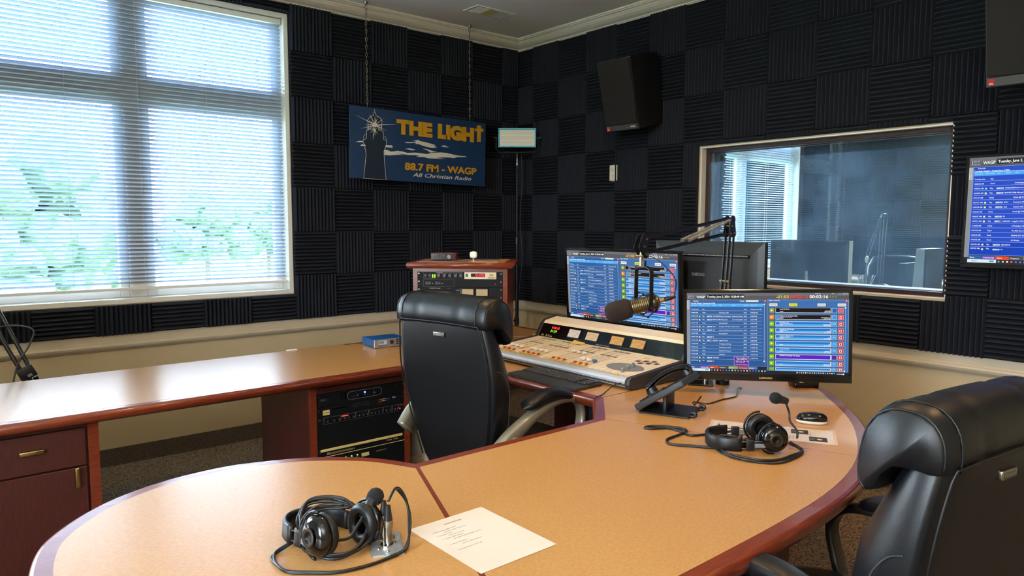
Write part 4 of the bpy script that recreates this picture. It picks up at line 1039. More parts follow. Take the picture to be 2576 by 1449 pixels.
        if i == 1: R(1262, y0+8, 1304, y1-10, '#3a9ae8', 7)
        for k in range(3): R(1246, y0+16+k*16, 1252, y0+22+k*16, '#101820', 6)
        X(a, 1306, y0+26, 13, l=8, wid=min(262, 8.2*len(a)), bold=.02) if a else None
        X(sub, 1306, y0+40, 11, l=8) if sub else None
        X('0:00:30', 1306, y0+54, 10, l=8) if y1-y0 > 60 and i != 7 else None
        X(('LEGALID', 'WISDOMDAILY', 'MONEYLIFE', 'RUN', 'AIG', 'PS', 'LEGALID', '', 'SRNNEWS', 'PS')[i], 1906, y0+46, 11, l=8, al='R') if i != 7 and y1-y0 > 50 else None
        X('10:5%d:12 AM' % i, 1906, y0+58, 10, l=8, al='R') if i != 7 and y1-y0 > 60 else None
        R(1926, y0+3, 1990, y1-2, '#a8c0d8', 5); R(1932, y0+9, 1984, y1-8, sp or '#2a96e0', 6)
        R(1998, y0+3, 2068, y1-2, '#e0b0b0', 5); R(2004, y0+9, 2062, y1-8, ('#c8506a' if i == 0 else ('#e02020' if i == 1 else '#c02a38')), 6); R(2018, m-15, 2046, min(m+17, y1-10), '#ffffff' if i else '#e8a0b0', 7); R(2023, m-10, 2041, min(m+12, y1-12), '#c02a38' if i > 1 else '#d84050', 8)
        if i > 1 and i != 7: R(1944, m-10, 1972, min(m+14, y1-10), '#b8e8ff', 7); R(1949, m-4, 1967, min(m+16, y1-8), '#2a96e0', 8)
    R(2084, 352, 2087, 1168, '#c8e0ff', 4); R(2078, 350, 2094, 366, '#ffffff', 5); R(2072, 1156, 2088, 1172, '#ffffff', 5)
    R(1140, 1180, 2125, 1215, '#141c2c', 4)
    for k in range(18): R(1512+k*26, 1186, 1526+k*26, 1202, ('#e8e8e8', '#5ab0e8', '#c8c8c8', '#d8b890')[k % 4], 5)
    X('10:28 AM', 1992, 1206, 12, l=5); R(2062, 1190, 2078, 1210, '#e8e8e8', 5)
    return b
UI = ui(); UI_ME = UI.mesh('display'); TV_ME = ui(True).mesh('display')
def monitor(name, label, loc, rz, w, h, tilt=0, roll=0, bez=.014, brand='SAMSUNG', me=None, back=.045, foot=True, cat='monitor', chin=.018, lit=1, standz=0):
    t = thing(name, label, cat, loc, rz); t.rotation_euler = Euler((0, 0, rz)); R_ = Matrix.Rotation(roll, 4, 'Y') @ Matrix.Rotation(tilt, 4, 'X')
    q = MB(); fr = lambda d: [(-w/2+d, -h/2+d), (w/2-d, -h/2+d), (w/2-d, h/2-d), (-w/2+d, h/2-d)]
    q.loft([[(x, y_, z) for x, z in fr(d)] for y_, d in ((0, 0), (.018, 0), (.028, .03), (back, .10 if back > .03 else .03))], 'black_plastic', mx=R_, smooth=False)
    q.build('back_cover', t)
    q = MB(); q.box((-w/2, -.008, -h/2), (w/2, 0, -h/2+bez+chin), 'black_gloss', mx=R_, bev=.002, seg=1); q.box((-w/2, -.008, h/2-bez), (w/2, 0, h/2), 'black_gloss', mx=R_, bev=.002, seg=1)
    for sx_ in (-1, 1): q.box((sx_*w/2, -.008, -h/2+bez+chin), (sx_*(w/2-bez), 0, h/2-bez), 'black_gloss', mx=R_)
    q.build('bezel', t)
    if brand:
        q = MB(); q.text(brand, 0, 0, .0075, 'label_tan', mx=R_ @ T(0, -.0084, -h/2+.010) @ TXM, align='C', wid=.052, bold=.01); q.build('logo', t)
    if me:
        sw_, sh = w-2*bez, h-2*bez-chin
        o = bpy.data.objects.new('display', me); C.objects.link(o); o.parent = t
        o.matrix_local = R_ @ T(-sw_/2, -.004, -h/2+bez+chin) @ TXM @ Matrix.Diagonal((sw_, sh/(1045/1980), 1, 1)); o['label'] = 'lit blue schedule screen'
    else: MB().box((-w/2+bez, -.004, -h/2+bez+chin), (w/2-bez, -.001, h/2-bez), 'black_gloss', mx=R_).build('display', t)
    return t
ma = monitor('computer_monitor', 'black monitor with blue schedule screen, nearest one, right of the boom microphone', (2.700, 1.571, 1.002), math.radians(-54.2), .662, .382, tilt=math.radians(-1), roll=math.radians(-1.5), me=UI_ME)
mb = monitor('computer_monitor', 'black monitor with blue schedule screen behind the mixing console, partly behind the microphone', (2.905, 2.55, 1.114), math.radians(-87.1), .775, .43, tilt=math.radians(4), me=UI_ME)
q = MB(); q.box((-.12, -.05, -1.114+DZ+.001), (.12, .12, -1.114+DZ+.014), 'black_gloss', bev=.005); q.cyl((0, .06, -1.114+DZ+.01), (0, .06, -.05), .02, 'black_plastic'); q.box((-.05, .03, -.09), (.05, .07, .02), 'black_plastic', bev=.005); q.build('stand', mb)
mc = monitor('computer_monitor', 'black monitor seen from behind with its maker\'s name on the back, before the studio window', (3.04, 2.09, 1.186), math.radians(90), .63, .385, brand=None, back=.045)
q = MB(); q.text('SAMSUNG', 0, 0, .016, 'mid_grey', mx=T(.03, .0455, .02) @ RZ(PI) @ TXM, align='C', wid=.075, bold=.01); q.build('logo', mc)
q = MB()
for k in range(60): q.box((-.24+k*.008, .036, .122), (-.235+k*.008, .0425, .128), 'mid_grey')
q.box((-.25, .034, .115), (.25, .0405, .131), 'black_gloss'); q.build('vent_slot', mc)
q = MB(); q.box((-.02, .045, -.14), (.10, .055, -.05), 'black_metal', bev=.004)
for sx_, zz in ((-.012, -.058), (.092, -.058), (-.012, -.132), (.092, -.132)): q.cyl((sx_, .055, zz), (sx_, .061, zz), .008, 'steel', n=12)
q.build('mount_bracket', mc)
q = MB(); q.box((-.11, -.09, -1.186+DZ+.001), (.11, .11, -1.186+DZ+.012), 'black_plastic', bev=.004); q.cyl((.04, .055, -1.186+DZ+.01), (.04, .055, -.08), .016, 'black_plastic'); q.build('stand', mc)
# arm that carries the nearest monitor
t = thing('monitor_arm', 'chrome and black monitor mount standing on the desk behind the nearest monitor', 'monitor mount', (2.690, 1.875, DZ+.001), math.radians(-54.2))
MB().box((-.055, -.045, 0), (.055, .06, .007), 'black_gloss', bev=.002, seg=1).build('base_plate', t)
MB().cyl((.02, .02, .006), (.02, .02, .22), .014, 'chrome').build('pole', t)
q = MB(); q.box((.01, .005, .20), (.15, .03, .235), 'black_metal', bev=.004); q.box((.10, -.075, .19), (.18, .012, .26), 'black_metal', bev=.004); q.build('arm', t)
t = tag(MB().box((-.055, -.04, 0), (.055, .04, .030), 'black_gloss', bev=.009).build('card_reader', loc=(3.0, 1.555, DZ+.001), rot=(0, 0, math.radians(-40))), 'low glossy black box under the right end of the nearest monitor', 'box')
# wall television
tv = monitor('television', 'wall television with bright blue schedule screen at the right edge', (4.010, .804, 1.526), -PI/2, .96, .549, me=TV_ME, bez=.013, chin=.006, back=.03, cat='television', brand=None, tilt=math.radians(-1.0))
MB().box((-.2, .028, -.15), (.2, .044, .15), 'black_metal').build('wall_bracket', tv)

# ================= microphone on boom arm =================
def bars(q, a, c, off, w=.009, h=.014, m='black_metal'):
    a = Vector(a); c = Vector(c); d = (c-a).normalized(); s_ = Vector(off); L_ = (c-a).length
    q.box((0, -w/2, -h/2), (L_, w/2, h/2), m, mx=frame(a+s_, d, Vector((0, 0, 1)).cross(d)), bev=.001, seg=1)
def spring(q, a, c, r, m, turns=34, wire=.0012):
    a = Vector(a); c = Vector(c); d = c-a; x = d.orthogonal().normalized(); y = d.normalized().cross(x); P = []
    n = turns*8
    for i in range(n+1): t_ = i/n; P.append(a+d*t_+x*r*math.cos(t_*turns*2*PI)+y*r*math.sin(t_*turns*2*PI))
    q.tube(P, wire, m, n=4)
def plate(q, pts, axis, th, m):   # pts: centres of discs, joined
    for i in range(len(pts)):
        p = Vector(pts[i][0]); r = pts[i][1]; ax = Vector(axis); q.cyl(p-ax*th/2, p+ax*th/2, r, m, n=20)
        for j in range(i+1, len(pts)):
            p2 = Vector(pts[j][0]); r2 = min(r, pts[j][1]); d = p2-p
            q.box((0, -r2*.98, -th/2), (d.length, r2*.98, th/2), m, mx=frame(p, d, ax.cross(d)))
arm = thing('boom_arm', 'black spring boom arm holding the microphone, standing behind the nearest monitor', 'microphone arm', (2.765, 1.812, DZ+.001))
B0 = Vector((2.765, 1.812, DZ+.001))
def lw(p): return Vector(p)-B0
EL = Vector((2.775, 1.803, 1.475)); KN = Vector((2.157, 1.785, 1.385)); LB = Vector((2.745, 1.812, .93))
sd = Vector((.56, .83, 0)).normalized()    # across the arm plane (roughly toward view)
sd = Vector((.03, -1, 0)).normalized()
q = MB(); q.cyl((0, 0, 0), (0, 0, .02), .03, 'black_metal', n=24); q.cyl((0, 0, .02), (0, 0, .18), .011, 'black_metal'); q.build('base', arm)
q = MB()
for o_ in (Vector((-.012, 0, 0)), Vector((.018, 0, 0))):
    for k in (-.010, .010): bars(q, lw(LB), lw(EL)+Vector((0, 0, -.03)), o_+sd*k, .004, .012)
q.build('lower_arm', arm)
q = MB()
up = Vector((0, 0, .018)); dn = Vector((.0, 0, -.038))
for k in (-.009, .009):
    bars(q, lw(EL)+Vector((-.012, 0, .012)), lw(KN)+up, sd*k, .004, .010)
    bars(q, lw(EL)+Vector((-.025, 0, -.055)), lw(KN)+dn, sd*k, .004, .010)
q.build('upper_arm', arm)
q = MB(); spring(q, lw(EL)+Vector((-.03, 0, .004))+sd*.018, lw((2.449, 1.80, 1.395))+sd*.018, .0062, 'nickel', 46); spring(q, lw(EL)+Vector((-.03, 0, -.004))-sd*.018, lw((2.449, 1.80, 1.395))-sd*.018, .0062, 'nickel', 46); q.build('upper_spring', arm)['label'] = 'bare metal coil spring'
q = MB(); spring(q, lw((2.742, 1.81, .96))+sd*.018, lw((2.752, 1.806, 1.21))+sd*.018, .0062, 'nickel', 36); spring(q, lw((2.742, 1.81, .96))-sd*.018, lw((2.752, 1.806, 1.21))-sd*.018, .0062, 'nickel', 36); q.cyl(lw((2.752, 1.806, 1.21))+sd*.024, lw((2.752, 1.806, 1.21))-sd*.024, .007, 'nickel', n=14); q.build('lower_spring', arm)['label'] = 'bare metal coil spring'
q = MB()
for k in (-.014, .014):
    plate(q, [(lw(EL)+Vector((0, 0, .006))+sd*k, .019), (lw(EL)+Vector((-.012, 0, -.055))+sd*k, .017), (lw(EL)+Vector((.012, 0, -.055))+sd*k, .014)], sd, .003, 'black_metal')
for dx, dz in ((-.022, .006), (-.008, -.022), (-.018, -.055), (.012, -.052)): q.cyl(lw(EL)+Vector((dx, 0, dz))+sd*.019, lw(EL)+Vector((dx, 0, dz))-sd*.019, .0045, 'brass', n=12)
q.build('elbow_bracket', arm)
q = MB()
for k in (-.012, .012): plate(q, [(lw(KN)+Vector((0, 0, .018))+sd*k, .020), (lw(KN)+Vector((-.014, 0, -.012))+sd*k, .020), (lw(KN)+Vector((.008, 0, -.038))+sd*k, .018)], sd, .003, 'black_metal')
for dx, dz in ((.012, .018), (-.002, -.010), (.018, -.036), (-.012, -.046)): q.cyl(lw(KN)+Vector((dx, 0, dz))+sd*.016, lw(KN)+Vector((dx, 0, dz))-sd*.016, .0042, 'brass', n=12)
q.build('head_bracket', arm)
q = MB(); kb_ = lw(KN)+Vector((-.004, 0, 0)); q.cyl(kb_+Vector((0, 0, -.085)), kb_+Vector((0, 0, -.03)), .0065, 'nickel', n=14); q.build('swivel_post', arm)['label'] = 'brass coloured swivel post'
# microphone with its yoke (a thing of its own)
A = Vector((2.034, 1.857, 1.116)); Bv = Vector((2.235, 1.695, 1.180)); ax = (Bv-A).normalized()
mic = thing('microphone', 'bronze studio microphone with dark brown foam windscreen, hanging from the boom arm', 'microphone', tuple(A))
u_ = ax; v_ = Vector((0, 0, 1)).cross(u_).normalized(); MM = Matrix((v_, u_.cross(v_)*1, u_)).transposed().to_4x4()
L_ = (Bv-A).length
MB().lathe([(.0, 0), (.018, .001), (.031, .007), (.038, .020), (.040, .045), (.0395, .080), (.035, .098), (.024, .102)], 'foam_brown', 40, mx=MM).build('windscreen', mic)['label'] = 'dark brown foam windscreen'
pr = [(.024, .098)]
for k in range(9): z0 = .104+k*.0075; pr += [(.0285, z0), (.0285, z0+.0036), (.0255, z0+.0040), (.0255, z0+.0072)]
pr += [(.0285, .174), (.0275, .205), (.020, .212), (.010, .214)]
MB().lathe(pr, 'mic_bronze', 32, mx=MM).build('body', mic)['label'] = 'ribbed bronze metal body'
q = MB(); q.lathe([(.008, .212), (.0085, .216), (.0085, .232), (.007, .236)], 'brass', 18, mx=MM); q.lathe([(.0085, .232), (.0085, .252), (.005, .275), (.003, .279)], 'black_plastic', 18, mx=MM); q.build('cable_plug', mic)
q = MB()   # shock mount: rings and elastic struts
for z in (.196, .176):
    q.tube([MM @ Vector((.033*math.cos(t_), .033*math.sin(t_), z)) for t_ in [2*PI*k/28 for k in range(28)]], .0032, 'black_metal', closed=True, n=8)
for k in range(6):
    t_ = 2*PI*k/6+.3; q.sphere(tuple(MM @ Vector((.036*math.cos(t_), .036*math.sin(t_), .19))), .0055, 'black_metal', n=10)
q.build('shock_ring', mic)
q = MB(); mid_ = .150
for k in range(4):
    t_ = PI/4+PI/2*k; o_ = MM @ Vector((.062*math.cos(t_), .062*math.sin(t_), mid_))
    for z, r in ((.106, .033), (.196, .034)):
        for dt in (-.22, .22): q.cyl(o_, MM @ Vector((r*math.cos(t_+dt), r*math.sin(t_+dt), z)), .0014, 'black_plastic', n=6)
    q.sphere(tuple(o_), .0052, 'black_metal', n=10); q.build('elastic_cord', mic); q = MB()
KB = KN+Vector((-.004, 0, -.085)); ctr = A+ax*.150; ty = v_
q = MB()
hw_ = .043; top = Vector((ctr.x, ctr.y, KB.z)); lat = RZ(math.radians(30)) @ Vector((v_.x, v_.y, 0)).normalized()
fwd_ = RZ(math.radians(30)) @ Vector((ax.x, ax.y, 0)).normalized()
P = []
for k in range(13):
    t_ = PI*k/12; P.append(top+lat*hw_*math.cos(t_)+Vector((0, 0, -.022+.022*math.sin(t_))))
P = [ctr+lat*hw_+Vector((0, 0, -.010))]+P+[ctr-lat*hw_+Vector((0, 0, -.010))]
rings = []
for i, p in enumerate(P):
    t_ = (P[min(i+1, len(P)-1)]-P[max(i-1, 0)]).normalized(); n_ = t_.cross(fwd_).normalized()
    rings.append([tuple(p+fwd_*a_+n_*c_-A) for a_, c_ in ((-.0095, -.0013), (.0095, -.0013), (.0095, .0013), (-.0095, .0013))])
q.loft(rings, 'black_metal', smooth=False)
for s_ in (-1, 1): c_ = ctr+lat*hw_*s_+Vector((0, 0, -.010))-A; q.cyl(c_-lat*.003, c_+lat*.003, .0135, 'black_metal', n=20); q.cyl(c_-lat*.010*s_*-1, c_-lat*.004*s_*-1, .007, 'black_plastic', n=14)
q.cyl(top-A+Vector((0, 0, -.004)), top-A+Vector((0, 0, .022)), .009, 'black_plastic', n=16); q.build('yoke', mic)
q = MB(); q.tube([Bv+ax*.004-A, Vector((2.225, 1.675, 1.25))-A, Vector((2.185, 1.72, 1.32))-A, Vector((2.163, 1.77, 1.345))-A, Vector((2.163, 1.785, 1.37))-A], .0022, 'black_plastic', sub=6, n=6); q.build('cable', mic)

# ================= phone =================
ph = thing('desk_phone', 'black desk phone on a tilted wedge stand, between the mixing console and the mouse', 'telephone', (2.178, 1.770, DZ+.001), math.radians(-160.6))
TA = math.radians(33)
PM = T(0, .004, .006) @ Matrix.Rotation(TA, 4, 'X')
MB().box((-.105, 0, 0), (.105, .215, .026), 'grey_plastic', mx=PM, bev=.006).build('body', ph)
q = MB()
for r in range(4):
    for c_ in range(3): q.box((.0+c_*.024, .028+r*.021, .026), (.018+c_*.024, .042+r*.021, .031), 'black_plastic', mx=PM, bev=.0015, seg=1)
for r in range(5): q.box((.082, .026+r*.022, .026), (.098, .040+r*.022, .031), 'black_plastic', mx=PM, bev=.0015, seg=1)
q.build('keypad', ph)
MB().box((-.01, .130, .026), (.09, .195, .029), 'black_gloss', mx=PM, bev=.001, seg=1).build('phone_screen', ph)
q = MB(); P = [(-.072, .012, .052), (-.072, .045, .066), (-.072, .11, .074), (-.072, .17, .066), (-.072, .205, .050)]
rings = []; SPn = smooth_path([Vector(p) for p in P], 5)
for i, p in enumerate(SPn):
    t_ = i/(len(SPn)-1); w_ = .021+.006*abs(2*t_-1)**2; h_ = .011+.007*abs(2*t_-1)**3
    rings.append([tuple(PM @ Vector((p.x+w_*math.cos(a_), p.y, p.z+h_*math.sin(a_)))) for a_ in [2*PI*k/16 for k in range(16)]])
q.loft(rings, 'black_gloss')
for y in (.020, .188): q.cyl((-.072, y, .030), (-.072, y, .052), .024, 'black_plastic', r1=.021, n=20, mx=PM)
q.build('handset', ph)
q = MB(); q.box((-.085, .005, .0), (.095, .20, .006), 'black_plastic', bev=.002, seg=1)
for sx_ in (-.055, .065): q.tube([(sx_, .195, .004), (sx_, .215, .008), (sx_, .215, .018), (sx_, .198, .018)], .006, 'black_plastic', sub=4)
q.box((-.05, .085, .004), (.05, .10, .075), 'black_plastic', bev=.003); q.build('stand', ph)
def cord(name, label, pts, r, m='black_plastic', cat='cable', sub=6):
    b = MB(); o0 = Vector(pts[0]); b.tube([Vector(p)-o0 for p in pts], r, m, sub=sub, n=8); o = b.build(name, loc=tuple(o0)); return tag(o, label, cat)
cz = DZ+.0035
cord('phone_cord', 'black cord running from the desk phone to a hole by the monitor mount', [(2.30, 1.60, .80), (2.345, 1.66, cz), (2.382, 1.69, cz), (2.399, 1.637, cz), (2.498, 1.639, cz), (2.59, 1.634, cz), (2.635, 1.655, cz), (2.70, 1.69, cz+.01), (2.74, 1.70, cz)], .0028)
cord('headphone_cord', 'thin black cord looping over the desk edge from the mixing console', [(2.345, 2.03, .775), (2.29, 2.035, .77), (2.20, 2.015, cz), (2.15, 1.995, cz+.002), (2.117, 1.987, .738), (2.108, 1.98, .66), (2.12, 1.97, .5)], .0022)

# ================= headsets =================
def headset(t, axis_deg, lean, boom, cupr=.047, sep=.075, band_len=.17):
    """local x: from band apex to the cups; y across; the band lies on its side"""
    R_ = RZ(math.radians(axis_deg)) @ Matrix.Rotation(lean, 4, 'X')
    q = MB(); rings = []
    for k in range(25):
        a_ = -PI/2+PI*k/24; cx_ = -band_len+.085-math.cos(a_)*.085; cy_ = math.sin(a_)*sep
        n_ = Vector((-math.cos(a_), math.sin(a_), 0)).normalized(); h_ = .021; w_ = .0055
        rings.append([tuple(R_ @ Vector((cx_+n_.x*w_*c1, cy_+n_.y*w_*c1, .030+h_*c2))) for c1, c2 in ((-1, -.8), (-.5, -1), (.5, -1), (1, -.8), (1, .8), (.5, 1), (-.5, 1), (-1, .8))])
    q.loft(rings, 'leather'); q.build('headband', t)
    for s_ in (-1, 1):
        q = MB(); 
        for z in (.018, .040): q.cyl((-band_len+.085, s_*sep, z), (-.012, s_*sep*.98, z), .0022, 'steel', mx=R_, n=8)
        q.box((-band_len+.10, s_*sep-.006, .012), (-band_len+.125, s_*sep+.006, .046), 'black_plastic', mx=R_, bev=.003)
        q.box((-.045, s_*sep-.004, .022), (-.01, s_*sep+.004, .034), 'mid_grey', mx=R_, bev=.001, seg=1); q.build('slider', t)
        CM = R_ @ T(.02, s_*sep*.86, .0485) @ Matrix.Rotation(-s_*PI/2, 4, 'X')
        q = MB(); q.lathe([(.0, .026), (.012, .026), (.016, .022), (.030, .020), (.040, .014), (.044, .004), (.044, -.004)], 'black_gloss', 36, mx=CM)
        q.lathe([(.014, .0262), (.018, .0285), (.022, .0262)], 'dark_bronze', 30, mx=CM); q.build('ear_cup', t)
        q = MB(); rr = .033; P = [CM @ Vector((rr*math.cos(a_), rr*math.sin(a_), -.013)) for a_ in [2*PI*k/36 for k in range(36)]]
        q.tube(P, .0125, 'leather', closed=True, n=10); q.lathe([(.0, -.006), (.03, -.006)], 'foam_black', 20, mx=CM); q.build('ear_pad', t)
        q = MB(); P = [CM @ Vector((.050*math.cos(a_), .050*math.sin(a_)*1.0, .004)) for a_ in [PI/2+PI*k/14 for k in range(15)]]
        q.tube(P, .0035, 'black_metal', n=8); q.build('hinge_fork', t)
    q = MB(); q.tube(boom[:-1], .0036, 'slat_grey' if False else 'dark_bronze', sub=6, n=8); q.build('boom', t)
    a_, c_ = Vector(boom[-2]), Vector(boom[-1]); d_ = (c_-a_).normalized()
    q = MB(); q.cyl(a_-Vector(boom[-3])*0, a_+d_*.0, .004, 'black_plastic') if False else None
    q.cyl(a_-d_*.012, a_+d_*.016, .0105, 'black_plastic', r1=.0145, n=22); q.build('mic_capsule', t)
    q = MB(); rg = []
    W_ = frame((0, 0, 0), d_.orthogonal(), d_.cross(d_.orthogonal())); W_.translation = a_+d_*.014
    q.lathe([(.0145, 0), (.018, .006), (.0195, .014), (.018, .024), (.012, .031), (.0, .034)], 'foam_black', 24, mx=W_); q.build('mic_foam', t)
h2 = thing('headset', 'black broadcast headset lying beside the mouse, its microphone bent upright', 'headset', (2.060, 1.205, DZ+.001))
b0 = Vector((2.060, 1.205, DZ+.001))
headset(h2, -40, 0, [Vector(p)-b0 for p in ((2.125, 1.115, .785), (2.150, 1.130, .800), (2.176, 1.168, .818), (2.186, 1.178, .842), (2.178, 1.183, .868), (2.172, 1.190, .884), (2.155, 1.204, .890))])
h1 = thing('headset', 'black broadcast headset wound in its cable beside the metal socket plate', 'headset', (.684, 1.412, DZ+.001))
b1 = Vector((.684, 1.412, DZ+.001))
headset(h1, -80, math.radians(-6), band_len=.145, boom=[Vector(p)-b1 for p in ((.668, 1.372, .782), (.700, 1.378, .778), (.728, 1.390, .796), (.748, 1.398, .812), (.762, 1.404, .822), (.779, 1.412, .834))])
def loops(name, label, pts, r, n=3, jit=.006, sub=6, zj=.004):
    b = MB(); o0 = Vector(pts[0]); rnd = random.Random(len(label))
    for k in range(n): b.tube([Vector(p)-o0+Vector(((rnd.random()-.5)*jit*2, (rnd.random()-.5)*jit*2, k*zj)) for p in pts], r, 'black_plastic', sub=sub, n=7)
    return tag(b.build(name, loc=tuple(o0)), label, 'cable')
z = DZ+.0042
loops('headset_cable', 'black double cable trailing left of the headset beside the mouse', [(2.077, 1.300, .775), (2.064, 1.374, z), (2.016, 1.396, z), (1.981, 1.419, z), (1.995, 1.474, z), (1.993, 1.52, z), (1.947, 1.552, z), (1.934, 1.575, z), (1.97, 1.571, z), (2.016, 1.52, z), (2.026, 1.473, z), (2.007, 1.452, z), (1.95, 1.445, z), (1.888, 1.438, z), (1.862, 1.42, z), (1.854, 1.393, z), (1.888, 1.344, z), (1.923, 1.293, z), (1.948, 1.273, z)], .0030, 2, .0015, zj=.003)
loops('headset_cable', 'black cable coiled around the foot of the headset beside the mouse', [(1.995, 1.245, .775), (1.977, 1.297, .770), (1.93, 1.272, z), (1.897, 1.218, z), (1.894, 1.161, z), (1.921, 1.111, z), (1.957, 1.081, z), (2.029, 1.075, z), (2.090, 1.080, z), (2.125, 1.10, z), (2.125, 1.14, z+.01)], .0032, 3, .006)
q = MB()
for dx, dy in ((0, 0), (.045, -.03)): q.cyl((dx, dy, .0), (dx, dy, .018), .0085, 'nickel' if dx else 'black_plastic', n=14); q.cyl((dx, dy, .018), (dx, dy, .048), .0085, 'black_plastic', r1=.004, n=14)
q.box((.012, -.02, .0), (.034, .0, .035), 'black_plastic', bev=.003); tag(q.build('cable_plugs', loc=(1.985, 1.228, DZ+.0015)), 'small upright black cable plugs inside the headband of the headset by the mouse', 'plug')
loops('headset_cable', 'black cable wrapped round the headset next to the metal socket plate', [(.625, 1.455, .770), (.635, 1.50, .795), (.680, 1.515, .818), (.735, 1.48, .815), (.752, 1.42, .795), (.738, 1.370, .772), (.69, 1.342, .758), (.640, 1.36, .755), (.618, 1.41, .760), (.625, 1.465, .785), (.675, 1.485, .812), (.732, 1.45, .812)], .0034, 4, .008, zj=.003)
loops('headset_cable', 'black cable running from the headset in the foreground to the socket plate', [(.640, 1.47, .77), (.583, 1.475, z), (.555, 1.45, z), (.548, 1.405, z), (.556, 1.367, z), (.588, 1.334, z), (.632, 1.302, z), (.689, 1.289, z), (.75, 1.292, z), (.795, 1.302, z+.004), (.830, 1.340, .785), (.838, 1.368, .82), (.822, 1.368, .855), (.798, 1.354, .868), (.7765, 1.344, .849)], .0030, 2, .003, zj=.002)
# socket plate
sp = thing('socket_plate', 'shiny steel desk socket plate with two metal plugs standing in it', 'socket plate', (.777, 1.356, DZ+.0008), math.radians(-25))
q = MB(); q.prism([(-.036, -.059), (.036, -.059), (.036, .059), (-.036, .059)], 0, .0015, 'plate_metal'); q.prism([(-.033, -.056), (.033, -.056), (.033, .056), (-.033, .056)], .0015, .004, 'plate_metal'); q.build('plate', sp)
q = MB(); q.cyl((.0, -.012, .004), (0, -.012, .008), .014, 'chrome', n=24); q.cyl((0, .024, .004), (0, .024, .007), .011, 'chrome', n=20); q.box((-.022, .013, .004), (.022, .036, .006), 'nickel', bev=.001, seg=1); q.build('jack', sp)
for x, y in ((0, -.042), (-.018, -.026), (.018, .0), (.018, .028)): MB().cyl((x, y, .004), (x, y, .0065), .004, 'steel', r1=.003, n=12).build('screw', sp)
for x, y, h_ in ((.004, -.012, .050), (-.002, .026, .046)):
    q = MB(); q.cyl((x, y, .006), (x, y, .012), .006, 'steel', n=16); q.cyl((x, y, .012), (x, y, .012+h_), .0095, 'nickel', n=22)
    for k in range(4): q.tube([(x+.0098*math.cos(a_), y+.0098*math.sin(a_), .048+k*.0035) for a_ in [2*PI*j/20 for j in range(20)]], .0008, 'nickel', closed=True, n=4)
    q.build('plug', sp); q = MB(); q.cyl((x, y, .012+h_), (x, y, .045+h_), .0098, 'black_plastic', r1=.0055, n=20); q.build('plug_boot', sp)
# mouse
ms = thing('computer_mouse', 'black wireless mouse with white underside on the right end of the desk', 'mouse', (2.462, 1.240, DZ+.001), math.radians(32))
def mouse_rings(z0, k):
    out = []
    for z, s_, o_ in k: out.append([(x*s_, y*s_+o_, z0+z) for x, y, _ in se_ring(0, 0, 0, .030, .052, 2.4, 32)])
    return out
MB().loft(mouse_rings(0, [(0, .92, 0), (.004, 1.0, 0), (.012, 1.02, 0)]), 'white_plastic').build('base', ms)
MB().loft(mouse_rings(0, [(.011, 1.02, 0), (.020, 1.0, -.001), (.029, .88, -.003), (.035, .66, -.006), (.038, .36, -.008), (.0388, .06, -.008)]), 'black_gloss').build('shell', ms)
MB().cyl((-.003, .026, .028), (.003, .026, .028), .009, 'grey_plastic', n=18).build('scroll_wheel', ms)
# laminated sheet
sh = thing('laminated_sheet', 'laminated printed page with two small photos under the headset near the mouse', 'sheet', (2.148, 1.430, DZ+.0012), 0)
p00 = Vector((2.232, 1.048, 0)); ex = Vector((2.232-2.01, 1.048-1.33, 0)).normalized()   # long axis
SH = Matrix(((.30, 0, 0, 0),)*4) if False else None
th_ = math.atan2(1.117-1.469, 2.426-2.230)     # direction of the far long edge
sh.location = (2.148, 1.445, DZ+.0010); sh.rotation_euler = (0, 0, th_)
# local x runs along the page toward the right end, local y away from camera side
MB().box((-.010, -.088, 0), (.405, .088, .0004), 'film').build('film', sh)['label'] = 'clear glossy laminate border'
MB().box((.0, -.078, .0002), (.395, .078, .0007), 'page_gloss').build('page', sh)
q = MB()
for k in range(14): q.text('Programs and hosts of the week', .10+k*.011, -.06, .0045, 'ink', z=.00095, mx=T(0, 0, 0), wid=.05) if False else None
def vtext(s, x, y, h, wid, bold=0): q.text(s, 0, 0, h, 'ink', z=.00095, mx=T(x, y, 0) @ RZ(PI/2), wid=wid, bold=bold)
vtext('Announcements', .025, -.045, .010, .085, .015)
for k in range(13): vtext(('On Air Schedule and Hosts', 'Morning Prayer Service', 'Sunday Worship 11 am')[k % 3], .075+k*.0105, -.062, .0055, .055+.02*((k*7) % 3))
for k in range(4): vtext('Guest Name', .250+k*.010, -.062, .005, .04)
vtext('Host One', .325, .0, .005, .03); vtext('Host Two', .375, -.060, .005, .03)
q.build('print', sh)
for x, y in ((.262, .008), (.318, -.066)):
    q = MB(); q.box((x, y, .0007), (x+.055, y+.052, .0010), 'ink'); fx, fy = x+.028, y+.026
    q.cyl((fx+.004, fy, .0010), (fx+.004, fy, .0012), .009, 'label_tan', n=16); q.box((x+.002, y+.012, .0010), (x+.018, y+.040, .0011), 'slat_grey'); q.build('portrait_photo', sh)
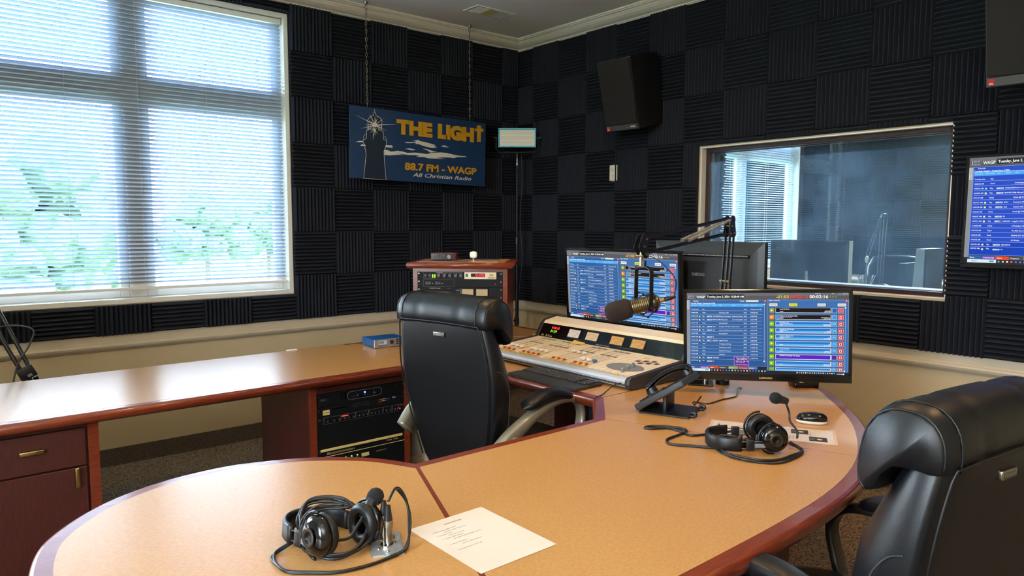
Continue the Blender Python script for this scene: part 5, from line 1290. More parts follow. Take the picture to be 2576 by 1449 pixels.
# paper sheet
pp = thing('paper_sheet', 'white printed announcement sheet lying on the desk beside the socket plate', 'paper', (.964, 1.252, DZ+.0012), 0)
q = MB(); q.box((-.1065, -.138, 0), (.1065, .138, .0004), 'paper'); q.build('page', pp)
q = MB(); PX = RZ(-PI/2) if False else Matrix.Identity(4)
def ln(s, x, y, h=.0042, wid=None): q.text(s, 0, 0, h, 'ink', z=.0005, mx=T(-x, -y, 0) @ RZ(PI), wid=wid) if False else q.text(s, x, y, h, 'ink', z=.0006, wid=wid)
ln('Announcements', -.028, .108, .0048, .050); q.box((-.028, .1065, .0004), (.022, .1068, .0006), 'ink')
for i, (s_, dx) in enumerate((('1. Wednesday Night Service', 0), ('-   6:30 P.M. with Pastor Mac', .018), ('2. Sunday Service', .0), ('-   9:15 and 11:00 am', .018), ('3. Vacation Bible School', 0), ('-   June 22-26 2026 Register today!', .018), ('', 0), ('4. Meet The Pastor', 0), ('-   June 25, 2026 6:30 pm', .018), ('', 0), ('5. Download the GTR app', 0))):
    if s_: ln(s_, -.078+dx, .082-i*.0105)
q.build('print', pp)
# blue box on the counter
bb = thing('blue_receiver_box', 'small blue box with silver front and display on the window counter behind the chair', 'audio receiver', (2.13, 3.735, DZ+.001), math.radians(-4))
MB().box((-.105, -.125, .004), (.105, .05, .047), 'blue_metal', bev=.002, seg=1).build('case', bb)
q = MB(); q.box((-.11, -.130, .002), (.11, -.124, .050), 'alu', bev=.002, seg=1); q.build('front_panel', bb)
q = MB(); q.box((-.082, -.1315, .020), (-.032, -.129, .042), emat('#b8d4dc', .55)); q.box((-.08, -.132, .026), (-.05, -.1312, .038), 'mid_grey'); q.build('front_display', bb)
q = MB(); q.cyl((.0, -.129, .030), (0, -.133, .030), .013, 'grey_plastic', n=24); q.cyl((0, -.132, .030), (0, -.135, .030), .005, 'black_plastic', n=16)
for r in range(3):
    for c_ in range(4): q.box((.028+c_*.018, -.134, .014+r*.012), (.041+c_*.018, -.129, .022+r*.012), 'grey_plastic', bev=.001, seg=1)
ptxt(q, 'BRIDGE-IT', -.080, -.1303, .010, .006, 'ink', wid=.048, bold=.02); q.build('buttons', bb)
# white power adapter and clip
o = MB(); o.box((-.05, -.04, 0), (.05, .04, .035), 'white_plastic', bev=.006); tag(o.build('power_adapter', loc=(2.98, 3.24, DZ+.001), rot=(0, 0, -.3)), 'white power adapter box on the desk left of the mixing console', 'adapter')
o = MB(); o.box((-.06, -.045, 0), (.06, .045, .012), 'alu', bev=.003); tag(o.build('steel_box', loc=(2.865, 3.215, DZ+.001), rot=(0, 0, -.3)), 'flat silver box beside the white power adapter', 'box')
cord('white_cable', 'thin white cable from the corner rack to the white power adapter', [(2.87, 3.50, cz), (2.92, 3.42, cz), (2.96, 3.37, cz+.004), (2.97, 3.31, cz+.01)], .002, 'white_plastic')
o = MB(); o.box((-.03, -.012, 0), (.03, .012, .006), 'white_plastic', bev=.002, seg=1); tag(o.build('plastic_clip', loc=(1.623, 3.86, DZ+.001)), 'small white clip at the back edge of the window counter', 'clip')

# ================= hanging sign =================
sg = thing('hanging_sign', 'dark blue radio station sign with gold letters and lighthouse, hanging on two chains', 'sign', (2.985, 4.595, 2.024))
RS = Matrix.Rotation(math.radians(.9), 4, 'Y')
SW, SH_ = 1.196, .502
MB().box((-SW/2, -.006, -SH_/2), (SW/2, .006, SH_/2), 'sign_blue', mx=RS, bev=.001, seg=1).build('board', sg)
BM = RS @ T(-SW/2, -.0062, -SH_/2) @ TXM     # origin bottom left, x right, y up, z toward the room
# art measured in the photo: (px,py) on the 2576-wide crop -> board fractions, straightened by the board's corners
def sgp(px, py):
    tl, tr, br, bl = (103, 118), (1812, 368), (1772, 1138), (78, 1020)
    u_, v_ = .5, .5
    for _ in range(12):
        x = (1-u_)*(1-v_)*tl[0]+u_*(1-v_)*tr[0]+u_*v_*br[0]+(1-u_)*v_*bl[0]; y = (1-u_)*(1-v_)*tl[1]+u_*(1-v_)*tr[1]+u_*v_*br[1]+(1-u_)*v_*bl[1]
        u_ += (px-x)/1700; v_ += (py-y-(px-x)*.12)/880
    return (u_*SW, (1-v_)*SH_)
def sgpoly(q, pts, m, z=.0006):
    P = [sgp(*p) for p in pts]; q.prism(P, 0, z, m, mx=BM)
q = MB()
def letters(txt, p0, p1, h, m, bold, shear=0):
    a = Vector(sgp(*p0)); c = Vector(sgp(*p1)); d = c-a
    q.text(txt, 0, 0, h, m, z=.0004, wid=d.length, bold=bold, depth=.0016, mx=BM @ T(a.x, a.y, 0) @ RZ(math.atan2(d.y, d.x)), shear=shear)
letters('THE', (628, 463), (1072, 514), .094, 'sign_gold', .062); letters('LIGH', (1142, 520), (1632, 580), .094, 'sign_gold', .075)
sgpoly(q, [(1684, 388), (1741, 391), (1738, 428), (1774, 432), (1770, 470), (1738, 467), (1730, 592), (1676, 588), (1684, 462), (1650, 458), (1652, 424), (1684, 428)], 'sign_gold', .002); q.build('gold_lettering', sg)['label'] = 'large raised gold letters'; q = MB()
letters('88.7 FM - WAGP', (712, 916), (1652, 990), .050, 'sign_gold', .035); q.build('gold_lettering', sg)['label'] = 'raised gold letters'
q = MB(); letters('All Christian Radio', (806, 1004), (1576, 1062), .029, 'sign_white', .006, .25); q.build('white_lettering', sg)
q = MB()
for P in ([(714, 576), (836, 580), (868, 566), (812, 560), (892, 552), (912, 566), (1000, 586), (1110, 618), (1086, 624), (1128, 640), (1082, 640), (1132, 658), (1052, 652), (960, 630), (896, 604), (850, 604), (868, 588), (752, 590)],
          [(1182, 636), (1220, 620), (1292, 650), (1230, 644)], [(726, 660), (780, 656), (856, 670), (820, 682), (788, 674)], [(942, 658), (990, 664), (1050, 684), (1130, 702), (1072, 704), (1040, 710), (1004, 684)],
          [(476, 672), (520, 678), (548, 694), (590, 692), (630, 684), (690, 694), (748, 712), (840, 708), (920, 716), (990, 728), (1060, 712), (1180, 710), (1250, 716), (1330, 736), (1420, 754), (1520, 762), (1510, 772), (1390, 770), (1350, 782), (1290, 774), (1200, 770), (1100, 776), (1180, 782), (1236, 792), (1130, 786), (1010, 780), (960, 764), (850, 760), (900, 748), (860, 740), (760, 736), (690, 726), (620, 724), (716, 738), (620, 734), (540, 742), (478, 736)],
          [(148, 576), (200, 562), (240, 566), (222, 578)], [(200, 620), (225, 604), (256, 612), (252, 628), (218, 626)], [(488, 616), (560, 616), (576, 630), (572, 646), (500, 640)]): sgpoly(q, P, 'sign_white')
q.build('clouds', sg)
q = MB()
tower = [(228, 1026), (264, 740), (262, 680), (252, 640), (262, 622), (234, 580), (240, 552), (276, 532), (276, 470), (280, 432), (306, 426), (300, 380), (296, 300), (330, 262), (366, 250), (368, 222), (378, 205), (390, 222), (394, 252), (436, 272), (462, 320), (450, 370), (456, 440), (470, 450), (470, 544), (500, 556), (504, 600), (484, 660), (470, 690), (472, 800), (484, 1046)]
P = [sgp(*p) for p in tower]; big = offset(P, -.0022) if sum(P[i][0]*P[(i+1) % len(P)][1]-P[(i+1) % len(P)][0]*P[i][1] for i in range(len(P))) else P
q.tube([BM @ Vector((x, y, .0008)) for x, y in P], .0017, 'sign_white', closed=True, n=6)
for a in ([(240, 548), (246, 500), (262, 484), (276, 484)], [(470, 500), (492, 508), (504, 540), (502, 566)]): q.tube([BM @ Vector((*sgp(*p), .0008)) for p in a], .0012, 'sign_white', n=5)
for k in range(4): q.box((0, 0, 0), (.0022, .030, .0012), 'sign_white', mx=BM @ T(*sgp(284+k*14, 428), 0)); q.box((0, 0, 0), (.0022, .034, .0012), 'sign_white', mx=BM @ T(*sgp(414+k*13, 436+k*3), 0))
q.prism(P, 0, .0005, 'sign_navy', mx=BM)
q.box((-.0012, -.0, 0), (.0012, .022, .001), 'sign_white', mx=BM @ T(*sgp(379, 208), 0)); q.build('lighthouse', sg)['label'] = 'dark lighthouse with a white outline'
q = MB(); c0 = Vector(sgp(378, 365))
for ex_, ey_ in ((134, 226), (660, 357), (484, 280), (208, 414), (518, 444), (260, 356), (310, 236), (414, 262), (300, 300), (452, 310), (330, 240), (376, 262), (340, 262), (440, 420), (300, 420), (330, 440), (470, 380), (390, 258)):
    e = Vector(sgp(ex_, ey_)); d = (e-c0); n_ = Vector((-d.y, d.x)).normalized()*.0032; q.prism([tuple(c0+n_), tuple(c0-n_), tuple(e)], .0006, .0012, 'sign_white', mx=BM)
c1 = Vector(sgp(370, 425))
for ex_, ey_ in ((352, 556), (312, 466), (410, 482), (404, 404), (320, 410), (346, 520), (385, 500)):
    e = Vector(sgp(ex_, ey_)); d = (e-c1); n_ = Vector((-d.y, d.x)).normalized()*.0030; q.prism([tuple(c1+n_), tuple(c1-n_), tuple(e)], .0006, .0013, 'sign_white', mx=BM)
for c_, r in ((c0, .0175), (c1, .0105)): q.prism([(c_.x+r*math.cos(a_), c_.y+r*math.sin(a_)) for a_ in [2*PI*k/20 for k in range(20)]], .0005, .0014, 'sign_white', mx=BM)
q.build('light_burst', sg)['label'] = 'white star burst of light'
for x, z in ((.035, .035), (SW-.035, .035), (.035, SH_-.035), (SW-.035, SH_-.035)): MB().cyl(BM @ Vector((x, z, 0)), BM @ Vector((x, z, .002)), .0035, 'steel', n=10).build('screw', sg)
def chain(x, z0, which):
    t = thing('chain', '%s of the two metal chains holding up the blue sign' % which, 'chain', (x, 4.595, z0), 0, 'chains of the hanging sign')
    q = MB(); H_ = CEIL-.055-z0; n = round(H_/.027); p = H_/n
    for i in range(n):
        c_ = Vector((0, 0, p*(i+.5))); P = []
        for k in range(14):
            a_ = 2*PI*k/14; u_, w_ = .0068*math.cos(a_), .0175*math.sin(a_)
            P.append(c_+(Vector((u_, 0, w_)) if i % 2 else Vector((u_*.5, u_*.86, w_))))
        q.tube(P, .0021, 'chain_steel', closed=True, n=5)
    q.build('links', t)
    q = MB(); q.lathe([(.016, 0), (.016, -.004), (.009, -.018), (.006, -.026)], 'nickel', 20, mx=T(0, 0, CEIL-z0)); P = [Vector((.010*math.cos(a_), 0, CEIL-z0-.042+.012*math.sin(a_))) for a_ in [PI/2+k*PI*1.6/12 for k in range(13)]]
    q.tube(P, .0024, 'nickel', n=6); q.build('ceiling_hook', t)
chain(2.530, 2.283, 'left'); chain(3.432, 2.268, 'right')

# ================= light panel on a stand =================
lp = thing('led_light_panel', 'flat cyan edged video light panel on a black stand in the room corner', 'studio light', (3.868, 4.530, 2.168), math.radians(-40))
q = MB(); W_, H_ = .155, .078
for a, c in (((-W_, -.018, -H_), (W_, .025, -H_+.012)), ((-W_, -.018, H_-.014), (W_, .025, H_)), ((-W_, -.018, -H_+.012), (-W_+.012, .025, H_-.014)), ((W_-.012, -.018, -H_+.012), (W_, .025, H_-.014)), ((-W_+.01, .012, -H_+.01), (W_-.01, .025, H_-.01))): q.box(a, c, 'cyan_metal', bev=.002, seg=1)
q.build('frame', lp)['label'] = 'bright cyan metal frame'
q = MB(); q.box((-W_+.012, -.008, -H_+.012), (W_-.012, .012, H_-.014), 'white_plastic')
for i in range(34):
    for j in range(15):
        if j in (4, 9): continue
        x = -W_+.022+i*.0080; z = -H_+.022+j*.0084; q.box((x, -.0084, z), (x+.0046, -.0078, z+.0040), 'label_tan')
q.build('led_grid', lp)
q = MB(); q.tube([(-W_-.006, 0, 0), (-W_-.018, 0, 0), (-W_-.019, 0, -.09), (-W_+.004, 0, -H_-.038), (0, 0, -H_-.040), (W_-.004, 0, -H_-.038), (W_+.019, 0, -.09), (W_+.018, 0, 0), (W_+.006, 0, 0)], .005, 'black_metal', n=8)
for s_ in (-1, 1): q.cyl((s_*(W_+.0), 0, 0), (s_*(W_+.038), 0, 0), .006, 'black_plastic', n=12); q.cyl((s_*(W_+.026), 0, 0), (s_*(W_+.034), 0, 0), .014, 'black_plastic', n=10)
q.build('yoke', lp)
ls = thing('light_stand', 'tall thin black light stand in the room corner under the video light', 'light stand', (3.868, 4.530, 0))
q = MB(); z1 = 2.168-H_-.046
q.cyl((0, 0, z1-.045), (0, 0, z1), .012, 'black_plastic', n=16); q.cyl((0, 0, z1-.09), (0, 0, z1-.045), .007, 'steel', n=14); q.cyl((0, 0, z1-.10), (0, 0, z1-.085), .012, 'nickel', n=14); q.cyl((-.035, 0, z1-.05), (0, 0, z1-.05), .004, 'black_plastic', n=8); q.build('spigot', ls)['label'] = 'steel top spigot'
q = MB(); q.cyl((0, 0, 1.30), (0, 0, z1-.09), .0095, 'black_plastic', n=14); q.cyl((0, 0, .62), (0, 0, 1.34), .0125, 'black_plastic', n=14); q.cyl((0, 0, .12), (0, 0, .70), .016, 'black_plastic', n=14); q.build('pole', ls)
for zc in (1.33, .66): q = MB(); q.cyl((0, 0, zc-.035), (0, 0, zc+.02), .021, 'black_plastic', n=16); q.cyl((-.045, 0, zc), (0, 0, zc), .007, 'black_plastic', n=10); q.build('clamp', ls)
for k in range(3):
    a_ = math.radians(200+k*120); d = Vector((math.cos(a_), math.sin(a_), 0)); q = MB(); e = Vector((0, 0, .46))+d*.02
    tip = d*(.17 if k else .20)+Vector((0, 0, .012)); q.cyl(tuple(e), tuple(tip), .009, 'black_plastic', n=10); q.sphere(tuple(tip), .012, 'black_plastic', n=10); q.build('leg', ls)
cord('light_cable', 'thin black cable hanging down the light stand in the corner', [(3.885, 4.50, 2.04), (3.892, 4.495, 1.8), (3.880, 4.505, 1.5), (3.895, 4.495, 1.2), (3.872, 4.505, .9), (3.86, 4.50, .7)], .003, sub=5)

# ================= wall speakers =================
def speaker(label, loc, rz, pitch, flip=False):
    t = thing('wall_speaker', label, 'loudspeaker', loc); t.rotation_euler = Euler((pitch, 0, rz), 'XYZ'); t.rotation_euler = (Matrix.Rotation(rz, 3, 'Z') @ Matrix.Rotation(pitch, 3, 'X')).to_euler()
    w, h, d = .28, .475, .31
    q = MB(); P = [(-w/2, 0), (w/2, 0), (w/2, .10), (w*.46, d), (-w*.46, d), (-w/2, .10)]
    q.prism(P, -h/2, h/2, 'black_plastic'); q.build('cabinet', t)
    MB().box((-w/2+.006, -.022, -h/2+.045), (w/2-.006, .0, h/2-.006), 'foam_black', bev=.005).build('grille', t)
    q = MB(); q.box((-w/2+.006, -.016, -h/2+.004), (w/2-.006, .0, -h/2+.042), 'strip_dark', bev=.001, seg=1); n = q.build('name_strip', t)
    q = MB(); q.box((-w/2+.012, -.018, -h/2+.008), (-w/2+.036, -.0155, -h/2+.036), emat('#d23a2a', .5)); q.text('JBL', 0, 0, .008, 'paper', mx=T(-w/2+.024, -.0184, -h/2+.012) @ TXM, align='C', wid=.018, bold=.01); q.build('badge', t)['label'] = 'small red square badge'
    q = MB(); q.text('Control 28', 0, 0, .006, 'mid_grey', mx=T(w/2-.105, -.0164, -h/2+.016) @ TXM, wid=.035); q.text('4408A', 0, 0, .012, 'paper', mx=T(w/2-.065, -.0164, -h/2+.016) @ TXM, wid=.045, bold=.01); q.build('model_text', t)
    return t
s1 = speaker('black wedge loudspeaker tilted down on the right wall, left of the studio window', (3.745, 3.325, 2.335), math.radians(-88), math.radians(14))
q = MB(); q.box((-.03, .26, -.03), (.03, .27, .03), 'black_metal'); q.build('wall_bracket', s1)
s2 = speaker('black loudspeaker cut off by the top right corner of the view, above the television', (3.66, .985, 2.30), math.radians(-88), math.radians(12))
q = MB(); q.box((-.03, .26, -.03), (.03, .30, .03), 'black_metal'); q.build('wall_bracket', s2)
# socket on the right wall
so = thing('wall_socket', 'ivory power socket set in the foam on the right wall, under the wedge loudspeaker', 'socket', (WE-.012, 3.655, 1.846), -PI/2)
o_ = MB().box((-.035, -.030, -.058), (.035, .0, .058), 'ivory_plastic', bev=.003).build('cover_plate', so)
q = MB()
for zz in (-.022, .022):
    q.box((-.016, -.0325, zz-.014), (.016, -.0295, zz+.014), 'ivory_plastic', bev=.002, seg=1)
    for dx in (-.006, .006): q.box((dx-.001, -.0335, zz-.003), (dx+.001, -.032, zz+.006), 'black_plastic')
    q.cyl((0, -.0335, zz-.008), (0, -.032, zz-.008), .0022, 'black_plastic', n=8)
q.build('outlet', so)

# ================= office chairs =================
def chair(label, loc, rz, lift, metal):
    t = thing('office_chair', label, 'office chair', loc, rz, None)
    def R(z, hw, yc, th, e=4.5, n=36): return se_ring(0, yc, z+lift, hw, th, e, n)
    def BR(z, hw, y0, y1, e0=5.5, e1=2.2, n=40):     # flat at the rear (y0), round at the front (y1)
        yc = y0+.045; out = []
        for i in range(n):
            t_ = 2*PI*i/n; c_, s_ = math.cos(t_), math.sin(t_); e = e0 if s_ < 0 else e1
            out.append((hw*abs(c_)**(2/e)*(1 if c_ >= 0 else -1), yc+(abs(s_)**(2/e))*((y1-yc) if s_ > 0 else (y0-yc)), z+lift))
        return out
    prof_ = [(.40, .120, -.205, -.13), (.41, .155, -.212, -.12), (.45, .182, -.218, -.10), (.54, .212, -.228, -.055), (.64, .238, -.241, -.040), (.74, .258, -.254, -.045), (.83, .264, -.266, -.066), (.91, .258, -.277, -.108), (.98, .245, -.286, -.145), (1.04, .230, -.292, -.18), (1.07, .215, -.290, -.21), (1.08, .17, -.28, -.22)]
    q = MB(); q.loft([BR(*p_) for p_ in prof_], 'leather'); q.build('backrest', t)
    sec = [(-.297, 1.030), (-.301, 1.062), (-.294, 1.098), (-.270, 1.127), (-.235, 1.142), (-.195, 1.145), (-.150, 1.137), (-.108, 1.114), (-.078, 1.078), (-.062, 1.030), (-.056, .980), (-.062, .950), (-.080, .938), (-.104, .948), (-.125, .985), (-.160, 1.015), (-.220, 1.025), (-.270, 1.022)]
    cy_, cz_ = -.180, 1.060; sec = [(-.301+(y+.301)*.75, z+.01*max(0, (y+.2)/.1)) for y, z in sec]; cy_ = -.21; rings = []; xs_ = [-.250, -.246, -.236, -.215, -.19]+[-.17+.02*k for k in range(18)]+[.19, .215, .236, .246, .250]
    for x in xs_:
        u_ = abs(x); k = 1.0 if u_ < .2 else 1-.16*((u_-.2)/.05)**2.5
        for cx_ in (-.115, .115): k *= 1-.045*math.exp(-((x-cx_)/.012)**2)
        k *= 1-.018*math.exp(-((u_-.205)/.006)**2)
        rings.append([(x, cy_+(y-cy_)*k, cz_+(z-cz_)*k+lift-.10*x*x) for y, z in sec])
    MB().loft(rings, 'leather').build('headrest', t)['label'] = 'thick leather headrest rolled forward over the top'
    q = MB(); P = [(x_*.985, y_-.001, z_+lift) for z_, x_, y_ in ((1.028, .222, -.297), (.98, .234, -.289), (.91, .245, -.280), (.83, .249, -.270), (.74, .241, -.258), (.64, .223, -.245), (.54, .200, -.232), (.45, .172, -.222))]
    loop = [(-x, y, z) for x, y, z in P[::-1]]+[(-.19, -.301, 1.034+lift), (0, -.303, 1.038+lift), (.19, -.301, 1.034+lift)]+P
    q.tube(loop, .0030, 'leather', sub=4, n=8)
    q.build('rear_piping', t)
    for s_ in (-1, 1):
        q = MB(); q.tube([(s_*.247, -.195, .60+lift) if False else (s_*.225, -.14, .52+lift), (s_*.249, -.155, .64+lift), (s_*.264, -.165, .74+lift), (s_*.2655, -.175, .80+lift), (s_*.264, -.205, .845+lift), (s_*.2635, -.235, .86+lift)], .0014, 'thread', sub=5, n=5)
        for x_, r_ in ((.205, .0022), (.244, .0028)):
            kk = 1.0 if x_ < .21 else .885
            q.tube([(s_*x_, cy_+(y-cy_)*kk, cz_+(z-cz_)*kk+lift-.10*x_*x_) for y, z in sec[:13]], r_, 'leather', n=6, sub=2)
        q.build('seam_piping', t)
    q = MB(); q.box((-.030, -.294, .976+lift), (.030, -.280, .996+lift), 'nickel', bev=.004); q.box((-.022, -.2955, .981+lift), (.022, -.2935, .991+lift), 'steel', bev=.001, seg=1); q.build('badge', t)['label'] = 'small engraved metal badge'
    # seat
    q = MB(); rr = lambda z, a_, b_, yc=.06: se_ring(0, yc, z+lift, a_, b_, 3.4, 36)
    q.loft([rr(.400, .20, .21), rr(.405, .245, .25), rr(.430, .262, .268), rr(.475, .265, .270), rr(.505, .252, .258), rr(.520, .215, .220), rr(.523, .10, .10)], 'leather'); q.build('seat', t)
    # arms
    for s_ in (-1, 1):
        path = [Vector(p) for p in ((0, -.235, .545), (0, -.18, .600), (0, -.09, .652), (0, .03, .684), (0, .14, .690), (0, .235, .668), (0, .275, .61), (0, .255, .52), (0, .20, .43), (0, .10, .405))]
        SPn = smooth_path(path, 5); rings = []
        for i, p in enumerate(SPn):
            d = (SPn[min(i+1, len(SPn)-1)]-SPn[max(i-1, 0)]).normalized(); n_ = Vector((0, -d.z, d.y)); f_ = i/(len(SPn)-1)
            hh = .044-.032*min(1, f_*2.6)**.8 if f_ < .5 else .012; ww = .021
            c_ = Vector((s_*(.298-(.03 if f_ > .75 else 0)*(f_-.75)*4-.03*max(0, .2-f_)*5), p.y, p.z+lift))
            rings.append([tuple(c_+Vector((1, 0, 0))*ww*a_+n_*hh*b_) for a_, b_ in ((-1, -.7), (-.7, -1), (.7, -1), (1, -.7), (1, .7), (.7, 1), (-.7, 1), (-1, .7))])
        q = MB(); q.loft(rings, metal); q.cyl((s_*.29, -.185, .590+lift), (s_*.324, -.185, .590+lift), .014, metal, n=18) if s_ > 0 else q.cyl((s_*.29, -.185, .590+lift), (s_*.324, -.185, .590+lift), .014, metal, n=18); arm_ = q.build('arm_frame', t); arm_['label'] = 'curved metallic arm frame'
        q = MB(); rings = []
        for i in range(15):
            u_ = i/14; y = -.125+u_*.320; zc = .700+.030*math.sin(PI*min(1, u_*1.05))+.002; k = (1-abs(2*u_-1)**6)**.5 if 0 < u_ < 1 else .05; k = max(k, .06)
            rings.append([(s_*.298+a_*k, y, zc+lift+b_*k) for a_, b_, _ in se_ring(0, 0, 0, .040, .022, 2.8, 20)])
        q.loft(rings[::-1], 'leather'); q.build('arm_pad', t)
    q = MB(); q.box((-.12, -.06, .375+lift), (.12, .16, .402+lift), 'black_metal', bev=.006); q.cyl((0, .05, .12), (0, .05, .38+lift), .026, 'black_metal', n=20); q.box((-.03, -.215, .40+lift), (.03, -.02, .425+lift), 'black_metal'); q.build('gas_column', t)
    for k in range(5):
        a_ = 2*PI*k/5+.3; d = Vector((math.cos(a_), math.sin(a_), 0)); o = Vector((0, .05, .115)); e = o+d*.30+Vector((0, 0, -.035)); q = MB()
        x_ = d.cross(Vector((0, 0, 1))); rings = []
        for u_, w_, h_ in ((0, .034, .026), (.5, .026, .020), (1, .018, .014)):
            c_ = o.lerp(e, u_); rings.append([tuple(c_+x_*w_*p_+Vector((0, 0, h_*r_))) for p_, r_ in ((-1, -.8), (1, -.8), (.8, 1), (-.8, 1))])
        q.loft(rings, metal, smooth=False); leg = q.build('base_leg', t)
        q = MB(); c_ = Vector((e.x, e.y, .030))
        for s_ in (-1, 1): q.cyl(tuple(c_+x_*s_*.008), tuple(c_+x_*s_*.024), .029, 'black_plastic', n=20)
        q.cyl((e.x, e.y, .03), (e.x, e.y, .085), .008, 'steel', n=10); q.build('caster', leg)
    return t
chair('black leather office chair between the counter rack and the mixing console, back to view', (1.873, 2.386, 0), math.radians(-80), .038, 'bronze')
chair('black leather office chair in the lower right corner, tucked to the curved desk', (1.677, .707, 0), math.radians(-8), -.016, 'dark_bronze')

# ================= supports and odds under the desks =================
st = tag(MB().box((2.95, 2.05, 0), (2.99, 3.1, DZ-.043), 'cherry_dark').build('modesty_panel'), 'dark cherry panel holding up the desk behind the mixing console', 'desk support')
st = tag(MB().box((.55, 1.22, 0), (2.3, 1.26, DZ-.043), 'cherry_dark').build('modesty_panel'), 'dark cherry panel holding up the curved guest desk', 'desk support')
pr_ = thing('wiring_rack', 'narrow black punched rack strip under the desk corner, right of the black chair', 'rack strip', (2.165, 2.035, 0))
q = MB(); q.box((-.010, -.02, .05), (.010, .02, DZ-.045), 'rack_black')
for k in range(14): q.cyl((-.0105, 0, .10+k*.0444), (-.012, 0, .10+k*.0444), .003, 'steel', n=8)
q.build('strip', pr_)
tb = thing('waste_bin', 'beige waste bin with a clear bag over its rim, left of the black chair', 'waste bin', (2.165, 3.335, 0))
q = MB(); q.lathe([(.10, 0), (.105, .004), (.135, .32), (.138, .325), (.130, .325), (.10, .01), (.0, .01)], 'beige_metal', 32); q.build('bin', tb)
q = MB(); rings = []
rb = random.Random(3)
for z, r in ((.20, .137), (.26, .142), (.31, .146), (.345, .150), (.352, .142), (.335, .128), (.25, .118)):
    rings.append([((r+rb.uniform(-.006, .006))*math.cos(a_), (r+rb.uniform(-.006, .006))*math.sin(a_), z+rb.uniform(-.008, .008)) for a_ in [2*PI*k/40 for k in range(40)]])
q.loft(rings, 'bag', cap=False); q.build('liner', tb)['label'] = 'crinkled clear plastic liner'
# folded stand leaning behind the counter at the left
tf = thing('folded_stand', 'folded black equipment stand leaning behind the window counter at the left edge', 'stand', (0, 0, 0))
q = MB()
for dx in (0, .058):
    q.cyl((.165+dx, 4.25, 1.28), (.372+dx*.7, 4.10, .765), .0095, 'black_metal', n=12)
q.build('tubes', tf)
q = MB(); q.box((-.035, -.02, -.03), (.035, .02, .03), 'black_plastic', mx=T(.398, 4.095, .745) @ Matrix.Rotation(-.45, 4, 'Y'), bev=.004); q.box((.0, -.024, -.012), (.02, -.018, .0), 'alu', mx=T(.398, 4.095, .735) @ Matrix.Rotation(-.45, 4, 'Y')); q.build('clamp', tf)
q = MB(); q.cyl((.405, 4.09, .72), (.66, 3.98, .03), .011, 'black_metal', n=12); q.cyl((.432, 4.10, .72), (.70, 4.25, .03), .011, 'black_metal', n=12); q.sphere((.66, 3.98, .014), .014, 'black_plastic', n=10); q.sphere((.70, 4.25, .014), .014, 'black_plastic', n=10); q.build('legs', tf)
cord('stand_cable', 'dark blue cable looping off the folded stand at the left edge', [(.22, 4.2, .93), (.33, 4.12, .975), (.43, 4.08, .955), (.415, 4.08, .88), (.36, 4.08, .78), (.33, 4.06, .60), (.35, 4.05, .35)], .004, 'grey_plastic')

# ================= far room =================
fd = thing('far_desk', 'desk in the far room behind the studio glass, holding screens and a microphone', 'desk', (5.35, 2.35, 0))
MB().box((-.45, -1.1, .70), (.45, 1.1, .745), 'mid_grey', bev=.004).build('top', fd)
for x in (-.4, .4):
    for y in (-1.05, 1.05): MB().box((x-.03, y-.03, 0), (x+.03, y+.03, .70), 'slat_grey').build('leg', fd)
fm = monitor('computer_monitor', 'dark monitor back in the far room, seen through the studio glass', (5.20, 2.685, 1.165), math.radians(90), .62, .365, brand=None, back=.04)
MB().box((-.318, -.009, -.182), (-.310, .030, .182), 'white_plastic').build('edge_strip', fm)
q = MB(); q.cyl((0, .03, -.418), (0, .03, -.05), .016, 'alu'); q.box((-.11, -.08, -.418), (.11, .12, -.41), 'alu'); q.build('stand', fm)
for y, z, w_, h_, lab, cat_ in ((1.875, 1.165, .075, .28, 'silver backed upright monitor seen edge on through the right end of the glass', 'monitor'), (1.985, 1.105, .05, .20, 'small dark upright speaker beside the edge-on monitor, seen through the glass', 'loudspeaker')):
    t = thing('far_monitor' if cat_ == 'monitor' else 'far_speaker', lab, cat_, (5.2, y, .7455))
    q = MB(); q.loft([[(-.13, -w_/2, z-.7455-h_/2), (.16, -w_/2, z-.7455-h_/2), (.16, w_/2, z-.7455-h_/2), (-.13, w_/2*.8, z-.7455-h_/2)], [(-.13, -w_/2, z-.7455+h_/2), (.16, -w_/2, z-.7455+h_/2), (.16, w_/2*.6, z-.7455+h_/2), (-.13, w_/2*.4, z-.7455+h_/2)]], 'alu' if cat_ == 'monitor' else 'black_plastic', smooth=False); q.build('case', t)
    q = MB(); q.box((-.13, -w_/2-.012, z-.7455-h_/2), (.16, -w_/2, z-.7455+h_/2), 'black_plastic'); q.build('face', t)
    q = MB(); q.box((-.02, -.02, .0), (.05, .02, z-.7455-h_/2+.01), 'black_plastic'); q.box((-.09, -.07, 0), (.1, .07, .01), 'black_plastic'); q.build('stand', t)
fa = thing('far_boom_arm', 'silver boom arm with shock mounted microphone in the far room, seen through the glass', 'microphone arm', (5.2, 2.16, .7455))
q = MB(); q.cyl((0, 0, 0), (0, 0, .30), .010, 'slat_grey'); 
for dy in (-.022, 0, .022): q.cyl((0, dy*.8+.005, .30), (0, dy-.005, .76), .004, 'slat_grey', n=10)
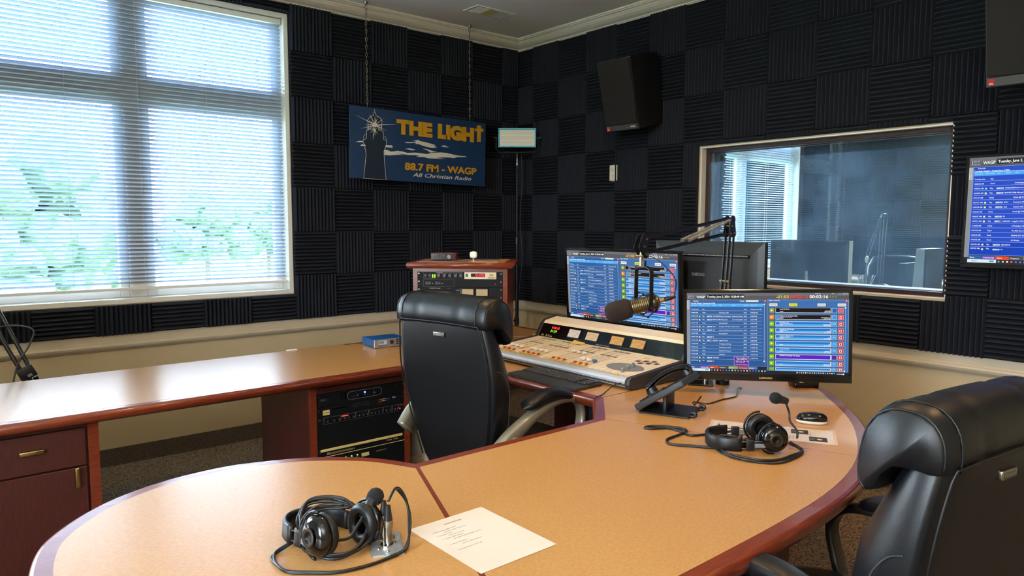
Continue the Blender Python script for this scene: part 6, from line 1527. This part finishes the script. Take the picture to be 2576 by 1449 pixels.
q.sphere((0, -.005, .775), .024, 'grey_plastic', n=14)
for dy in (.0, .022): q.cyl((0, .012+dy*.5, .77), (0, .085+dy, .50), .0035, 'slat_grey', n=10)
q.sphere((0, .10, .47), .016, 'white_plastic', n=12, sc=(1, .8, 1.8)); q.build('arm', fa)
q = MB(); q.cyl((0, .10, .23), (0, .10, .36), .020, 'steel', n=18); q.cyl((0, .10, .36), (0, .10, .44), .006, 'steel', n=8)
for k in range(8):
    a_ = 2*PI*k/8; q.cyl((.02*math.cos(a_), .10+.02*math.sin(a_), .26), (.06*math.cos(a_+.3), .10+.06*math.sin(a_+.3), .36), .0025, 'steel', n=6); q.cyl((.02*math.cos(a_), .10+.02*math.sin(a_), .35), (.06*math.cos(a_-.3), .10+.06*math.sin(a_-.3), .30), .0025, 'steel', n=6)
q.build('microphone', fa)
q = MB(); P = [(.01, -.01+.10*math.cos(a_), .20+.10*math.sin(a_)) for a_ in [PI*k/14 for k in range(15)]]; q.tube(P, .006, 'steel', n=8); q.cyl((.0, -.12, .19), (.02, -.12, .19), .035, 'black_plastic'); q.cyl((.0, .09, .19), (.02, .09, .19), .035, 'black_plastic'); q.build('headphones', fa)
fc = thing('far_chair', 'dark office chair in the far room behind the microphone arm, seen through the glass', 'office chair', (5.95, 2.42, 0), -PI/2+PI)
q = MB(); q.loft([se_ring(0, -.2, z, w_, .04, 4, 28) for z, w_ in ((.50, .16), (.54, .20), (.80, .25), (1.12, .24), (1.20, .20), (1.215, .10))], 'leather'); q.build('backrest', fc)
q = MB(); q.loft([se_ring(0, .03, z, w_, w_, 3, 28) for z, w_ in ((.42, .20), (.44, .25), (.49, .25), (.51, .2))], 'leather'); q.build('seat', fc)
q = MB(); q.box((-.03, -.2, .42), (.03, -.14, .6), 'black_metal'); q.cyl((0, 0, .06), (0, 0, .42), .025, 'black_metal'); 
for k in range(5): a_ = 2*PI*k/5; q.cyl((0, 0, .10), (.28*math.cos(a_), .28*math.sin(a_), .03), .015, 'black_metal')
q.build('base', fc)
